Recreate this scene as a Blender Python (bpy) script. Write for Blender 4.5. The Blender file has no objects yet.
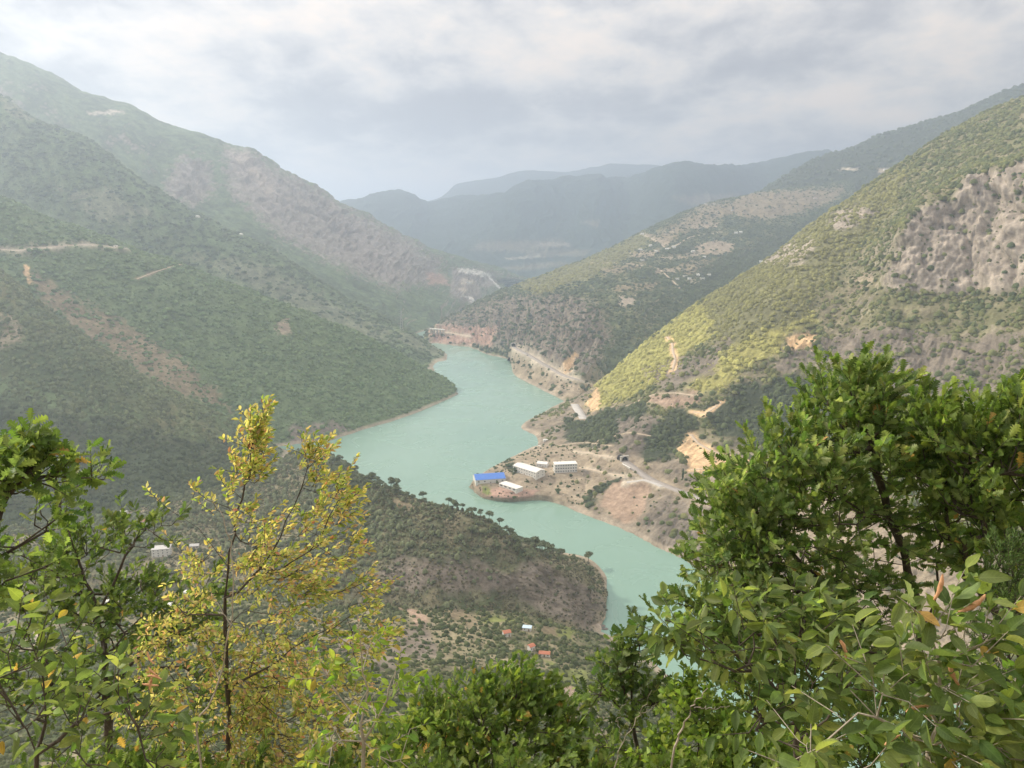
import bpy, math, random
import numpy as np
from mathutils import Vector
R = math.radians
rng = np.random.default_rng(7)
random.seed(7)

# ------------------------------------------------------------------ camera
PITCH = R(11.7); F = 770.0; EYE = 400.0
sc = bpy.context.scene
cam_d = bpy.data.cameras.new('camera'); cam = bpy.data.objects.new('camera', cam_d)
sc.collection.objects.link(cam); sc.camera = cam
cam.location = (0, 0, EYE); cam.rotation_euler = (R(90) - PITCH, 0, 0)
cam_d.sensor_width = 36; cam_d.lens = F / 1024 * 36
cam_d.clip_start = 0.05; cam_d.clip_end = 60000

# ------------------------------------------------------------------ sky, sun, exposure
SUN_EL, SUN_AZ = R(30), R(-62)        # azimuth measured from +Y (view) towards +X: sun is off to the left, a little ahead
world = bpy.data.worlds.new('World'); sc.world = world; world.use_nodes = True
nt = world.node_tree; N = nt.nodes; L = nt.links; N.clear()
def wn(t, **k):
    n = N.new(t)
    for a, b in k.items(): setattr(n, a, b)
    return n
sky = wn('ShaderNodeTexSky', sky_type='NISHITA', sun_disc=False)
sky.sun_elevation = SUN_EL; sky.sun_rotation = SUN_AZ; sky.altitude = 600; sky.dust_density = 2.0
tc = wn('ShaderNodeTexCoord'); sep = wn('ShaderNodeSeparateXYZ'); L.new(tc.outputs['Generated'], sep.inputs[0])
def wmath(op, a, b=None, c=None, clamp=False):
    n = wn('ShaderNodeMath', operation=op, use_clamp=clamp)
    for i, v in enumerate((a, b, c)):
        if v is None: continue
        if isinstance(v, (int, float)): n.inputs[i].default_value = v
        else: L.new(v, n.inputs[i])
    return n.outputs[0]
zc = wmath('MAXIMUM', sep.outputs[2], 0.0)
den = wmath('ADD', zc, 0.30)
cx = wmath('DIVIDE', sep.outputs[0], den); cy = wmath('DIVIDE', sep.outputs[1], den)
comb = wn('ShaderNodeCombineXYZ'); L.new(cx, comb.inputs[0]); L.new(cy, comb.inputs[1])
mp = wn('ShaderNodeMapping'); mp.inputs['Location'].default_value = (8.4, 5.1, 0); mp.inputs['Scale'].default_value = (1.75, 1.6, 1)
mp.inputs['Rotation'].default_value = (0, 0, R(9))
L.new(comb.outputs[0], mp.inputs[0])
def wnoise(scale, detail, rough, dist, vec):
    n = wn('ShaderNodeTexNoise'); n.inputs['Scale'].default_value = scale; n.inputs['Detail'].default_value = detail
    n.inputs['Roughness'].default_value = rough; n.inputs['Distortion'].default_value = dist
    L.new(vec, n.inputs['Vector']); return n.outputs['Fac']
n1 = wnoise(1.0, 9, 0.54, 0.1, mp.outputs[0])
n2 = wnoise(4.6, 8, 0.55, 0.3, mp.outputs[0])
mixn = wmath('ADD', wmath('MULTIPLY', n1, 0.78), wmath('MULTIPLY', n2, 0.22))
ramp = wn('ShaderNodeValToRGB'); L.new(mixn, ramp.inputs[0])
cr = ramp.color_ramp; cr.interpolation = 'B_SPLINE'
CL = [(0.40, (0.35, 0.34, 0.355)), (0.46, (0.46, 0.445, 0.445)), (0.505, (0.66, 0.62, 0.585)), (0.545, (0.79, 0.72, 0.645)), (0.60, (1.0, 0.83, 0.68))]
while len(cr.elements) < len(CL): cr.elements.new(0.5)
for e, (p, c) in zip(cr.elements, CL): e.position = p; e.color = (*c, 1)
# an overcast dome is brighter towards the zenith and towards the veiled sun
zen = wmath('ADD', 1.0, wmath('MULTIPLY', wmath('POWER', zc, 1.2), 4.5))
sunv = (math.sin(SUN_AZ) * math.cos(SUN_EL), math.cos(SUN_AZ) * math.cos(SUN_EL), math.sin(SUN_EL))
dotn = wn('ShaderNodeVectorMath', operation='DOT_PRODUCT'); L.new(tc.outputs['Generated'], dotn.inputs[0]); dotn.inputs[1].default_value = sunv
glow = wmath('MULTIPLY', wmath('POWER', wmath('MAXIMUM', dotn.outputs['Value'], 0.0), 4.0), 0.15)
gain = wmath('ADD', zen, glow)
scl = wn('ShaderNodeVectorMath', operation='SCALE'); L.new(ramp.outputs[0], scl.inputs[0]); L.new(wmath('MULTIPLY', gain, 5.7), scl.inputs['Scale'])
mixc = wn('ShaderNodeMix', data_type='RGBA'); mixc.inputs[0].default_value = 0.93
L.new(sky.outputs[0], mixc.inputs[6]); L.new(scl.outputs[0], mixc.inputs[7])
bg = wn('ShaderNodeBackground'); bg.inputs['Strength'].default_value = 0.10
L.new(mixc.outputs[2], bg.inputs[0])
wo = wn('ShaderNodeOutputWorld'); L.new(bg.outputs[0], wo.inputs[0])
world.cycles.sampling_method = 'MANUAL'; world.cycles.sample_map_resolution = 512

sun_d = bpy.data.lights.new('sun', 'SUN'); sun_d.energy = 4.2; sun_d.angle = R(4); sun_d.color = (1.0, 0.90, 0.74)
sun = bpy.data.objects.new('sun', sun_d); sc.collection.objects.link(sun)
sun.rotation_euler = Vector(sunv).to_track_quat('Z', 'Y').to_euler()
sun.location = (0, 0, 3000)

sc.view_settings.view_transform = 'Standard'; sc.view_settings.look = 'None'
sc.view_settings.gamma = 1; sc.view_settings.use_curve_mapping = False
sc.view_settings.exposure = 0.22
sc.cycles.max_bounces = 5; sc.cycles.diffuse_bounces = 3; sc.cycles.glossy_bounces = 2
sc.cycles.transmission_bounces = 3; sc.cycles.volume_bounces = 1; sc.cycles.transparent_max_bounces = 4
sc.cycles.use_denoising = True

# ------------------------------------------------------------------ basic helpers
CP, SP = math.cos(PITCH), math.sin(PITCH)
def ray(px, py):
    dx = (px - 512) / F; dy = (384 - py) / F
    return dx, CP + dy * SP, -SP + dy * CP
def P(px, py, Y):
    a, b, c = ray(px, py); t = Y / b
    return (a * t, Y, EYE + c * t)
def Z(px, py, z):
    a, b, c = ray(px, py); t = (z - EYE) / c
    return (a * t, b * t, z)
def proj(p):
    x, y, z = p[..., 0], p[..., 1], p[..., 2] - EYE
    d = np.maximum(y * CP - z * SP, 1e-3); u = y * SP + z * CP
    return 512 + F * x / d, 384 - F * u / d, d

_perm = np.random.default_rng(11).permutation(4096).astype(np.int32)
_ang = (np.random.default_rng(12).random(4096) * 2 * np.pi).astype(np.float32)
_gx, _gy = np.cos(_ang), np.sin(_ang)
def perlin(x, y, seed=0):
    x = np.asarray(x, np.float32) + seed * 17.31; y = np.asarray(y, np.float32) - seed * 9.73
    xi = np.floor(x).astype(np.int32); yi = np.floor(y).astype(np.int32)
    xf = x - xi; yf = y - yi
    u = xf * xf * xf * (xf * (xf * 6 - 15) + 10); v = yf * yf * yf * (yf * (yf * 6 - 15) + 10)
    def g(ix, iy, fx, fy):
        h = _perm[(_perm[ix & 4095] + iy) & 4095]
        return _gx[h] * fx + _gy[h] * fy
    a = g(xi, yi, xf, yf); b = g(xi + 1, yi, xf - 1, yf); c = g(xi, yi + 1, xf, yf - 1); d = g(xi + 1, yi + 1, xf - 1, yf - 1)
    return (a + u * (b - a) + v * ((c + u * (d - c)) - (a + u * (b - a)))) * 1.5
def fbm(x, y, oct=5, seed=0, gain=0.5):
    s = 0; a = 1; f = 1; t = 0
    for i in range(oct):
        s = s + a * perlin(x * f, y * f, seed + i); t += a; a *= gain; f *= 2.03
    return s / t
def ridged(x, y, oct=4, seed=0, gain=0.5):
    s = 0; a = 1; f = 1; t = 0
    for i in range(oct):
        s = s + a * (1 - 2 * np.abs(perlin(x * f, y * f, seed + i))); t += a; a *= gain; f *= 2.07
    return s / t
def worley(x, y, seed=0):
    xi = np.floor(x).astype(np.int32); yi = np.floor(y).astype(np.int32); f1 = np.full(x.shape, 9.0); f2 = np.full(x.shape, 9.0)
    for i in (-1, 0, 1):
        for j in (-1, 0, 1):
            h = _perm[(_perm[(xi + i + seed * 31) & 4095] + yi + j) & 4095]; d = np.hypot(xi + i + (h % 64) / 64 - x, yi + j + (h // 64) / 64 - y)
            f2 = np.minimum(f2, np.maximum(d, f1)); f1 = np.minimum(f1, d)
    return f1, f2
def smooth(a, b, x):
    t = np.clip((x - a) / (b - a), 0, 1); return t * t * (3 - 2 * t)
def lerp(a, b, t): return a + (b - a) * t

def mat(name, rough=0.9, spec=0.2):
    m = bpy.data.materials.new(name); m.use_nodes = True
    b = m.node_tree.nodes['Principled BSDF']; b.inputs['Roughness'].default_value = rough
    b.inputs['Specular IOR Level'].default_value = spec
    return m, m.node_tree.nodes, m.node_tree.links, b
def nd(nodes, t, **k):
    n = nodes.new(t)
    for a, v in k.items():
        if a.startswith('i_'): n.inputs[a[2:].replace('_', ' ')].default_value = v
        else: setattr(n, a, v)
    return n

def mesh_np(name, verts, faces, material, parent=None, col=None, uv=None, smooth_=True, extra=None):
    """faces: (F,3) or (F,4) int array"""
    me = bpy.data.meshes.new(name)
    verts = np.ascontiguousarray(verts, np.float32).reshape(-1, 3); faces = np.ascontiguousarray(faces, np.int32)
    k = faces.shape[1]
    me.vertices.add(len(verts)); me.vertices.foreach_set('co', verts.ravel())
    me.loops.add(faces.size); me.loops.foreach_set('vertex_index', faces.ravel())
    me.polygons.add(len(faces)); me.polygons.foreach_set('loop_start', np.arange(0, faces.size, k, dtype=np.int32))
    me.update(calc_edges=True)
    me.polygons.foreach_set('use_smooth', np.full(len(faces), smooth_, bool))
    if col is not None:
        a = me.color_attributes.new('Col', 'FLOAT_COLOR', 'POINT')
        c = np.ones((len(verts), 4), np.float32); c[:, :3] = np.clip(col, 0, 1); a.data.foreach_set('color', c.ravel())
    if extra is not None:
        for nm, arr in extra.items():
            a = me.attributes.new(nm, 'FLOAT', 'POINT'); a.data.foreach_set('value', np.ascontiguousarray(arr, np.float32).ravel())
    if uv is not None:
        l = me.uv_layers.new(name='UVMap'); l.data.foreach_set('uv', np.ascontiguousarray(uv[faces.ravel()], np.float32).ravel())
    if material is not None: me.materials.append(material)
    o = bpy.data.objects.new(name, me); sc.collection.objects.link(o)
    if parent is not None: o.parent = parent
    return o
def tag(o, label=None, cat=None, group=None, kind=None):
    if label: o['label'] = label
    if cat: o['category'] = cat
    if group: o['group'] = group
    if kind: o['kind'] = kind
    return o
def empty(name, loc, rz=0.0):
    o = bpy.data.objects.new(name, None); sc.collection.objects.link(o)
    o.location = loc; o.rotation_euler = (0, 0, rz); o.empty_display_size = 1
    return o

# ------------------------------------------------------------------ materials of the land
def land_material():
    m, n, l, b = mat('hillside', 0.95, 0.1)
    at = nd(n, 'ShaderNodeVertexColor', layer_name='Col')
    tcd = nd(n, 'ShaderNodeTexCoord')
    n1 = nd(n, 'ShaderNodeTexNoise', i_Scale=0.035, i_Detail=9, i_Roughness=0.65); l.new(tcd.outputs['Object'], n1.inputs['Vector'])
    n2 = nd(n, 'ShaderNodeTexNoise', i_Scale=0.22, i_Detail=5, i_Roughness=0.7); l.new(tcd.outputs['Object'], n2.inputs['Vector'])
    r = nd(n, 'ShaderNodeMapRange'); r.inputs['From Min'].default_value = 0.3; r.inputs['From Max'].default_value = 0.7
    r.inputs['To Min'].default_value = 0.62; r.inputs['To Max'].default_value = 1.38; l.new(n1.outputs['Fac'], r.inputs['Value'])
    r2 = nd(n, 'ShaderNodeMapRange'); r2.inputs['From Min'].default_value = 0.3; r2.inputs['From Max'].default_value = 0.7
    r2.inputs['To Min'].default_value = 0.75; r2.inputs['To Max'].default_value = 1.25; l.new(n2.outputs['Fac'], r2.inputs['Value'])
    mu = nd(n, 'ShaderNodeMath', operation='MULTIPLY'); l.new(r.outputs[0], mu.inputs[0]); l.new(r2.outputs[0], mu.inputs[1])
    sc_ = nd(n, 'ShaderNodeVectorMath', operation='SCALE'); l.new(at.outputs['Color'], sc_.inputs[0]); l.new(mu.outputs[0], sc_.inputs['Scale'])
    l.new(sc_.outputs[0], b.inputs['Base Color'])
    bu = nd(n, 'ShaderNodeBump', i_Strength=0.8, i_Distance=1.6); l.new(n2.outputs['Fac'], bu.inputs['Height']); l.new(bu.outputs[0], b.inputs['Normal'])
    return m
LAND = land_material()
def veg_material():
    m, n, l, b = mat('scrub_leaves', 0.9, 0.1)
    at = nd(n, 'ShaderNodeVertexColor', layer_name='Col')
    tcd = nd(n, 'ShaderNodeTexCoord')
    n2 = nd(n, 'ShaderNodeTexNoise', i_Scale=1.1, i_Detail=4, i_Roughness=0.7); l.new(tcd.outputs['Object'], n2.inputs['Vector'])
    r2 = nd(n, 'ShaderNodeMapRange'); r2.inputs['From Min'].default_value = 0.3; r2.inputs['From Max'].default_value = 0.7
    r2.inputs['To Min'].default_value = 0.6; r2.inputs['To Max'].default_value = 1.4; l.new(n2.outputs['Fac'], r2.inputs['Value'])
    s = nd(n, 'ShaderNodeVectorMath', operation='SCALE'); l.new(at.outputs['Color'], s.inputs[0]); l.new(r2.outputs[0], s.inputs['Scale'])
    l.new(s.outputs[0], b.inputs['Base Color'])
    bu = nd(n, 'ShaderNodeBump', i_Strength=1.0, i_Distance=0.7); l.new(n2.outputs['Fac'], bu.inputs['Height']); l.new(bu.outputs[0], b.inputs['Normal'])
    return m
VEG = veg_material()

# ------------------------------------------------------------------ hillsides: a net of surveyed points, refined and eroded
def pchip(A, x):
    """A (M,...) values at 0..M-1, x sample positions; monotone cubic along axis 0"""
    d = A[1:] - A[:-1]; M = len(A)
    m = np.zeros_like(A); m[0] = d[0]; m[-1] = d[-1]
    p = d[:-1] * d[1:]; hm = np.where(p > 0, 2 * p / np.where(np.abs(d[:-1] + d[1:]) < 1e-9, 1, d[:-1] + d[1:]), 0)
    m[1:-1] = 0.75 * hm + 0.25 * 0.5 * (d[:-1] + d[1:])
    i = np.clip(np.floor(x).astype(int), 0, M - 2); t = (x - i).reshape((-1,) + (1,) * (A.ndim - 1))
    a, b, ma, mb = A[i], A[i + 1], m[i], m[i + 1]
    t2 = t * t; t3 = t2 * t
    return (2*t3 - 3*t2 + 1) * a + (t3 - 2*t2 + t) * ma + (-2*t3 + 3*t2) * b + (t3 - t2) * mb
def samples(A, n):
    """n sample positions spread by mean chord length along axis 0"""
    ch = np.linalg.norm(A[1:] - A[:-1], axis=-1).reshape(len(A) - 1, -1).mean(1) ** 0.8
    c = np.concatenate([[0], np.cumsum(ch)]); return np.interp(np.linspace(0, c[-1], n), c, np.arange(len(A)))

def poly_mask(px, py, poly, soft):
    """soft membership of the points in a polygon"""
    poly = np.array(poly, np.float32); out = np.zeros(px.shape, np.float32)
    bb = (px > poly[:, 0].min() - soft) & (px < poly[:, 0].max() + soft) & (py > poly[:, 1].min() - soft) & (py < poly[:, 1].max() + soft)
    if not bb.any(): return out
    x, y = px[bb], py[bb]; ins = np.zeros(x.shape, bool); dm = np.full(x.shape, 1e9, np.float32)
    for (x0, y0), (x1, y1) in zip(poly, np.roll(poly, -1, 0)):
        c = ((y0 > y) != (y1 > y)) & (x < (x1 - x0) * (y - y0) / ((y1 - y0) if y1 != y0 else 1e-6) + x0); ins ^= c
        ex, ey = x1 - x0, y1 - y0; t = np.clip(((x - x0) * ex + (y - y0) * ey) / (ex * ex + ey * ey + 1e-6), 0, 1)
        dm = np.minimum(dm, np.hypot(x - x0 - t * ex, y - y0 - t * ey))
    sd = np.where(ins, dm, -dm); out[bb] = np.clip(sd / soft * 0.5 + 0.5, 0, 1)
    return out

COL = dict(crag=(0.27, 0.235, 0.20), forest=(0.035, 0.055, 0.04), brush=(0.125, 0.165, 0.08), dry=(0.235, 0.205, 0.13), green=(0.075, 0.095, 0.045), rock=(0.345, 0.295, 0.24), soil=(0.30, 0.245, 0.175), orange=(0.60, 0.42, 0.24),
           lush_sunlit=(0.31, 0.29, 0.10), dark=(0.05, 0.06, 0.035), field=(0.22, 0.18, 0.115), pink=(0.33, 0.24, 0.175), pale=(0.46, 0.40, 0.31),
           olive=(0.17, 0.165, 0.085), scar=(0.36, 0.30, 0.23), grass=(0.18, 0.20, 0.07), mauve=(0.195, 0.165, 0.13), redsoil=(0.36, 0.24, 0.185), white=(0.66, 0.63, 0.56))
COL = {k: np.array(v, np.float32) for k, v in COL.items()}
ROADS = []; SITES = {}; LANDS = {}

def hill(name, net, nu, nv, amp=10.0, gully=80.0, base=('green', 'dry'), masks=(), roads=(), pads=(), seed=1, rough=1.0,
         scar=True, rocky=0.5, mstr=1.0, low=None):
    A = np.array(net, np.float32)                                    # rows x cols x 3
    A = pchip(A, samples(A, nv)); B = np.swapaxes(A, 0, 1); B = pchip(B, samples(B, nu)); G = np.ascontiguousarray(np.swapaxes(B, 0, 1), np.float32)
    su = np.cumsum(np.concatenate([[0], np.linalg.norm(G[:, 1:] - G[:, :-1], axis=-1).mean(0)]))[None, :] * np.ones((nv, 1))
    tv = np.cumsum(np.concatenate([[0], np.linalg.norm(G[1:] - G[:-1], axis=-1).mean(1)]))[:, None] * np.ones((1, nu))
    du = np.gradient(G, axis=1); dv = np.gradient(G, axis=0); nrm = np.cross(du, dv); nrm /= np.linalg.norm(nrm, axis=-1, keepdims=True) + 1e-9
    nrm *= np.where(nrm[..., 2:3] < 0, -1, 1)
    x, y = G[..., 0], G[..., 1]
    warp = fbm(x / gully / 1.5, y / gully / 1.5, 3, seed + 5) * 0.9
    g1 = ridged(su / gully + warp, tv / (gully * 3.2) + warp * .3, 4, seed)
    g2 = fbm(x / (gully * .9), y / (gully * .9), 6, seed + 20, 0.55)
    fall = np.clip(G[..., 2] / 35.0, 0.22, 1.0)
    px, py, dd = proj(G)
    rm = np.zeros(px.shape, np.float32)
    wx = px + 7 * fbm(x / 40, y / 40, 4, seed + 31) * np.clip(1200 / dd, .3, 1.6); wy = py + 5 * fbm(x / 40, y / 40, 4, seed + 41) * np.clip(1200 / dd, .3, 1.6)
    for m in masks:
        if m[0] in ('rock', 'mauve', 'pink', 'crag', 'soil', 'orange') and len(m) > 4: rm = np.maximum(rm, poly_mask(wx, wy, m[1], m[3]) * m[4])
    disp = (g1 * 0.55 * (1 - .8 * np.clip(rm, 0, 1)) + g2 * 0.75) * amp * fall
    # crags: blocky ridged relief where the rock shows
    cr = np.zeros(px.shape); crease = np.zeros(px.shape); sel = rm > .01
    if sel.any():
        cs = gully * .8; a_, b_ = su[sel], G[..., 2][sel] * 1.0 + tv[sel] * .35
        wu = fbm(a_ / 60, b_ / 60, 3, seed + 52) * .7; f1, f2 = worley(a_ / cs + wu + .35 * b_ / cs, b_ / (cs * 1.5) + wu, seed); h1, h2 = worley(a_ / cs * 2.7 + wu, b_ / (cs * 1.2) * 2.7 - wu, seed + 1); k1, k2 = worley(a_ / cs * 7, b_ / cs * 6, seed + 2)
        cr[sel] = .9 - 1.7 * f1 ** 1.6 + .46 * (.6 - h1) + .24 * (.6 - k1) + .15 * fbm(a_ / 9, b_ / 9, 4, seed + 3); crease[sel] = rm[sel] * (1 - smooth(.02, .16, f2 - f1))
    disp = disp + rm * cr * amp * 1.7
    G = G + nrm * disp[..., None] * rough
    px, py, dd = proj(G)
    col = np.empty(G.shape, np.float32)
    nA = fbm(x / 130, y / 130, 6, seed + 60, .55); nB = fbm(x / 28, y / 28, 5, seed + 70, .6); nC = fbm(x / 9, y / 9, 3, seed + 75, .6)
    t = smooth(-0.25, 0.35, nA * .8 + nB * .6)[..., None]
    col[:] = lerp(COL[base[0]], COL[base[1]], t)
    du = np.gradient(G, axis=1); dv = np.gradient(G, axis=0); n2 = np.cross(du, dv); n2 /= np.linalg.norm(n2, axis=-1, keepdims=True) + 1e-9
    steep = 1 - np.abs(n2[..., 2])
    rk = smooth(0.34, 0.56, steep + 0.16 * nB + 0.05 * g1) * rocky
    dens = 1.0 - 0.7 * rk
    col = lerp(col, COL['rock'] * (0.85 + 0.35 * nC[..., None]), rk[..., None])
    wx = px + 8 * fbm(x / 40, y / 40, 4, seed + 31) * np.clip(1200 / dd, .3, 1.6); wy = py + 6 * fbm(x / 40, y / 40, 4, seed + 41) * np.clip(1200 / dd, .3, 1.6)
    veg = np.zeros(G.shape[:2] + (3,), np.float32); veg[:] = -1
    if low is not None:                                               # bare reservoir margin
        zz = G[..., 2] + 10 * nA + 8 * nB; w = 1 - smooth(low[0], low[1], zz)
        col = lerp(col, lerp(COL[low[2]], COL['mauve'], np.clip(.5 + 1.2 * nB, 0, 1)[..., None]) * (1 + .25 * nC)[..., None], w[..., None]); dens = dens * (1 - w * low[3])
    for m in masks:
        kind, poly, den_, soft = m[:4]
        w = poly_mask(wx, wy, poly, soft) if poly else np.ones_like(px)
        w = smooth(0.25, 0.75, w + 0.5 * nB + .25 * nC) * np.clip(w * 4, 0, 1)
        var = (1 + 0.3 * nC + 0.2 * nB)[..., None]
        if kind != 'none': col = lerp(col, COL[kind] * var, w[..., None] * mstr)
        dens = lerp(dens, den_, w)
        if kind == 'rock': dens = dens + .55 * crease * w
        if kind == 'lush_sunlit': veg = np.where((w > .5)[..., None], np.array((0.35, 0.335, 0.11), np.float32) * (0.8 + .35 * np.clip(nA + .5, 0, 1))[..., None], veg)  # yellow-green shrubs, brightened in colour for the sunlight on the strip
        if kind == 'dark': veg = np.where((w > .5)[..., None], np.array((0.075, 0.092, 0.045), np.float32), veg)
        if kind == 'olive': veg = np.where((w > .5)[..., None], np.array((0.20, 0.195, 0.075), np.float32), veg)
    # roads: cut a bench into the slope and remember it
    for rd in roads:
        pts, width, kind = rd[:3]; pts = np.array(pts, float)
        s = np.concatenate([[0], np.cumsum(np.hypot(*np.diff(pts, axis=0).T))]); n = max(6, int(s[-1] / 1.5)); q = np.linspace(0, s[-1], n)
        qx = np.interp(q, s, pts[:, 0]); qy = np.interp(q, s, pts[:, 1]); hit = []
        for a, b in zip(qx, qy):
            e = np.hypot(px - a, py - b); e = np.where((dd < 1) | (e > 30), 1e9, e); k = e.min(); c = np.where(e < k + 1.2, dd + e * 20, 1e12); hit.append(G.reshape(-1, 3)[c.argmin()])
        hit = np.array(hit)
        for _ in range(max(6, n // 4)):
            hit[1:-1] = hit[1:-1] * .5 + (hit[:-2] + hit[2:]) * .25
        ln = np.linalg.norm(np.diff(hit, axis=0), axis=1).sum(); mN = max(4, int(ln / 4)); s2 = np.linspace(0, n - 1, mN)
        hit = np.stack([np.interp(s2, np.arange(n), hit[:, k]) for k in range(3)], 1)
        cut = rd[3] if len(rd) > 3 else 2.2
        best = np.full(px.shape, 1e9, np.float32); bz = np.zeros(px.shape, np.float32)
        bb = (G[..., 0] > hit[:, 0].min() - 60) & (G[..., 0] < hit[:, 0].max() + 60) & (G[..., 1] > hit[:, 1].min() - 60) & (G[..., 1] < hit[:, 1].max() + 60)
        gx, gy = G[..., 0][bb], G[..., 1][bb]; bd = np.full(gx.shape, 1e9); bzz = np.zeros(gx.shape)
        for h in hit:
            d = np.hypot(gx - h[0], gy - h[1]); k = d < bd; bd = np.where(k, d, bd); bzz = np.where(k, h[2], bzz)
        best[bb] = bd; bz[bb] = bzz
        w = 1 - smooth(width * .62, width * .62 + width * .5 * cut, best)
        G[..., 2] = lerp(G[..., 2], bz, w)
        wc = 1 - smooth(width * .5, width * .5 + width * cut * .55, best + nB * width * .8)
        ck = rd[4] if len(rd) > 4 else 'soil'
        col = lerp(col, COL[ck] * (1 + .2 * nC)[..., None], wc[..., None]); dens = dens * (1 - wc)
        ROADS.append((hit, width, kind))
    for nm, a, b, rad, up in pads:
        e = np.hypot(px - a, py - b); k = e.min(); c = np.where(e < k + 1.0, dd + e * 20, 1e12); h = G.reshape(-1, 3)[c.argmin()].copy()
        d = np.hypot(G[..., 0] - h[0], G[..., 1] - h[1]); near = d < rad * 1.3
        zt = h[2] + up
        w = 1 - smooth(rad, rad * 1.6, d); G[..., 2] = lerp(G[..., 2], zt, w); dens = dens * (1 - (d < rad * 1.25))
        SITES[nm] = (float(h[0]), float(h[1]), float(zt))
    if scar:
        w = (1 - smooth(2.0, 5.5, G[..., 2] + 1.5 * nB)) * smooth(-1.5, -0.5, G[..., 2] * -1 + 6)
        col = lerp(col, COL['scar'] * (1 + .2 * nC)[..., None], w[..., None] * .8); dens = dens * (G[..., 2] > 4.5)
    idx = np.arange(nu * nv).reshape(nv, nu)
    f = np.stack([idx[:-1, :-1], idx[:-1, 1:], idx[1:, 1:], idx[1:, :-1]], -1).reshape(-1, 4)
    v0, v1, v2 = G[0, 0], G[0, 1], G[1, 0]
    fl = np.cross(G[nv // 2, nu // 2 + 1] - G[nv // 2, nu // 2], G[nv // 2 + 1, nu // 2] - G[nv // 2, nu // 2])[2] < 0
    if fl: f = f[:, ::-1]
    o = mesh_np(name, G.reshape(-1, 3), f, LAND, col=col.reshape(-1, 3)); o['kind'] = 'structure'
    LANDS.setdefault(name, []).append(dict(G=G, col=col, dens=np.clip(dens, 0, 1), veg=veg, n=n2, nA=nA, obj=o))
    print(name, 'top', round(float(G[..., 2].max())));  return LANDS[name][-1]

# dome of 11 vertices, 15 faces: one scrub bush at a kilometre's distance
def bush_template():
    v = [(0, 0, 1.0)]; f = []
    for k in range(5):
        a = k * 2 * math.pi / 5; v.append((math.cos(a) * .78, math.sin(a) * .78, 0.62))
    for k in range(5):
        a = (k + .5) * 2 * math.pi / 5; v.append((math.cos(a), math.sin(a), -0.15))
    for k in range(5):
        k2 = (k + 1) % 5
        f += [(0, 1 + k, 1 + k2), (1 + k, 6 + k, 1 + k2), (1 + k2, 6 + k, 6 + k2)]
    return np.array(v, np.float32), np.array(f, np.int32)
BT = bush_template()
SC = []                                                              # scatter pieces: verts, faces, colours
def scatter(land, spacing, rmin, rmax, tall=1.0, greens=((0.06, 0.085, 0.035), (0.10, 0.12, 0.05)), cover=1.0, clump=0.5, margin=120, seed=3, accept=None, front=True):
    G, dens, veg = land['G'], land['dens'], land['veg']; r = np.random.default_rng(seed)
    e1 = np.linalg.norm(G[:-1, 1:] - G[:-1, :-1], axis=-1); e2 = np.linalg.norm(G[1:, :-1] - G[:-1, :-1], axis=-1); area = e1 * e2
    px, py, dd = proj(G[:-1, :-1]); vis = (px > -margin) & (px < 1024 + margin) & (py > -margin) & (py < 768 + margin) & (G[:-1, :-1, 2] > 3)
    if front:                                                         # leave out slopes turned well away from the valley viewpoint
        nn = land['n'][:-1, :-1]; nn = nn * np.where(nn[..., 2:3] < 0, -1, 1)
        v = np.array((0, 0, EYE)) - G[:-1, :-1]; v /= np.linalg.norm(v, axis=-1, keepdims=True); vis &= (nn * v).sum(-1) > -0.12
    cl = fbm(G[:-1, :-1, 0] / 45, G[:-1, :-1, 1] / 45, 4, seed + 90)
    pr = area / (spacing ** 2) * dens[:-1, :-1] * np.clip(1 + clump * 2.2 * cl, 0.05, 2) * cover * vis
    if accept is not None: pr = pr * accept(px, py)
    k = r.poisson(pr); ii, jj = np.nonzero(k); rep = k[ii, jj]; ii = np.repeat(ii, rep); jj = np.repeat(jj, rep); n = len(ii)
    a = r.random(n)[:, None]; b = r.random(n)[:, None]
    p = (G[ii, jj] * (1 - a) + G[ii, jj + 1] * a) * (1 - b) + (G[ii + 1, jj] * (1 - a) + G[ii + 1, jj + 1] * a) * b
    rad = rmin * .8 + (rmax * 1.25 - rmin * .8) * r.random(n) ** 2.6
    g = np.array(greens, np.float32); t = np.clip(r.random(n) * .7 + .5 * (land['nA'][ii, jj] + .3), 0, 1)[:, None]
    c = g[0] * (1 - t) + g[1] * t
    vv = veg[ii, jj]; c = np.where(vv[:, :1] >= 0, vv, c) * (0.72 + 0.56 * r.random((n, 1)))
    return p, rad, c, tall
def realise(p, rad, c, tall, seed=1):
    r = np.random.default_rng(seed); n = len(p); V, Fc = BT
    a = r.random(n) * 6.283; ca, sa = np.cos(a), np.sin(a); j = 0.75 + 0.5 * r.random((n, len(V)))
    sx = rad * (0.85 + .3 * r.random(n)); sy = rad * (0.85 + .3 * r.random(n)); sz = rad * tall * (0.75 + .5 * r.random(n))
    X = V[None, :, 0] * j * sx[:, None]; Y = V[None, :, 1] * j * sy[:, None]; Zv = V[None, :, 2] * (.85 + .3 * r.random((n, len(V)))) * sz[:, None]
    W = np.stack([X * ca[:, None] - Y * sa[:, None] + p[:, None, 0], X * sa[:, None] + Y * ca[:, None] + p[:, None, 1], Zv + p[:, None, 2]], -1)
    Fa = (Fc[None] + (np.arange(n) * len(V))[:, None, None]).reshape(-1, 3)
    cc = np.repeat(c[:, None, :], len(V), 1) * (0.85 + .3 * r.random((n, len(V), 1)))
    return W.reshape(-1, 3), Fa, cc.reshape(-1, 3)
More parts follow.
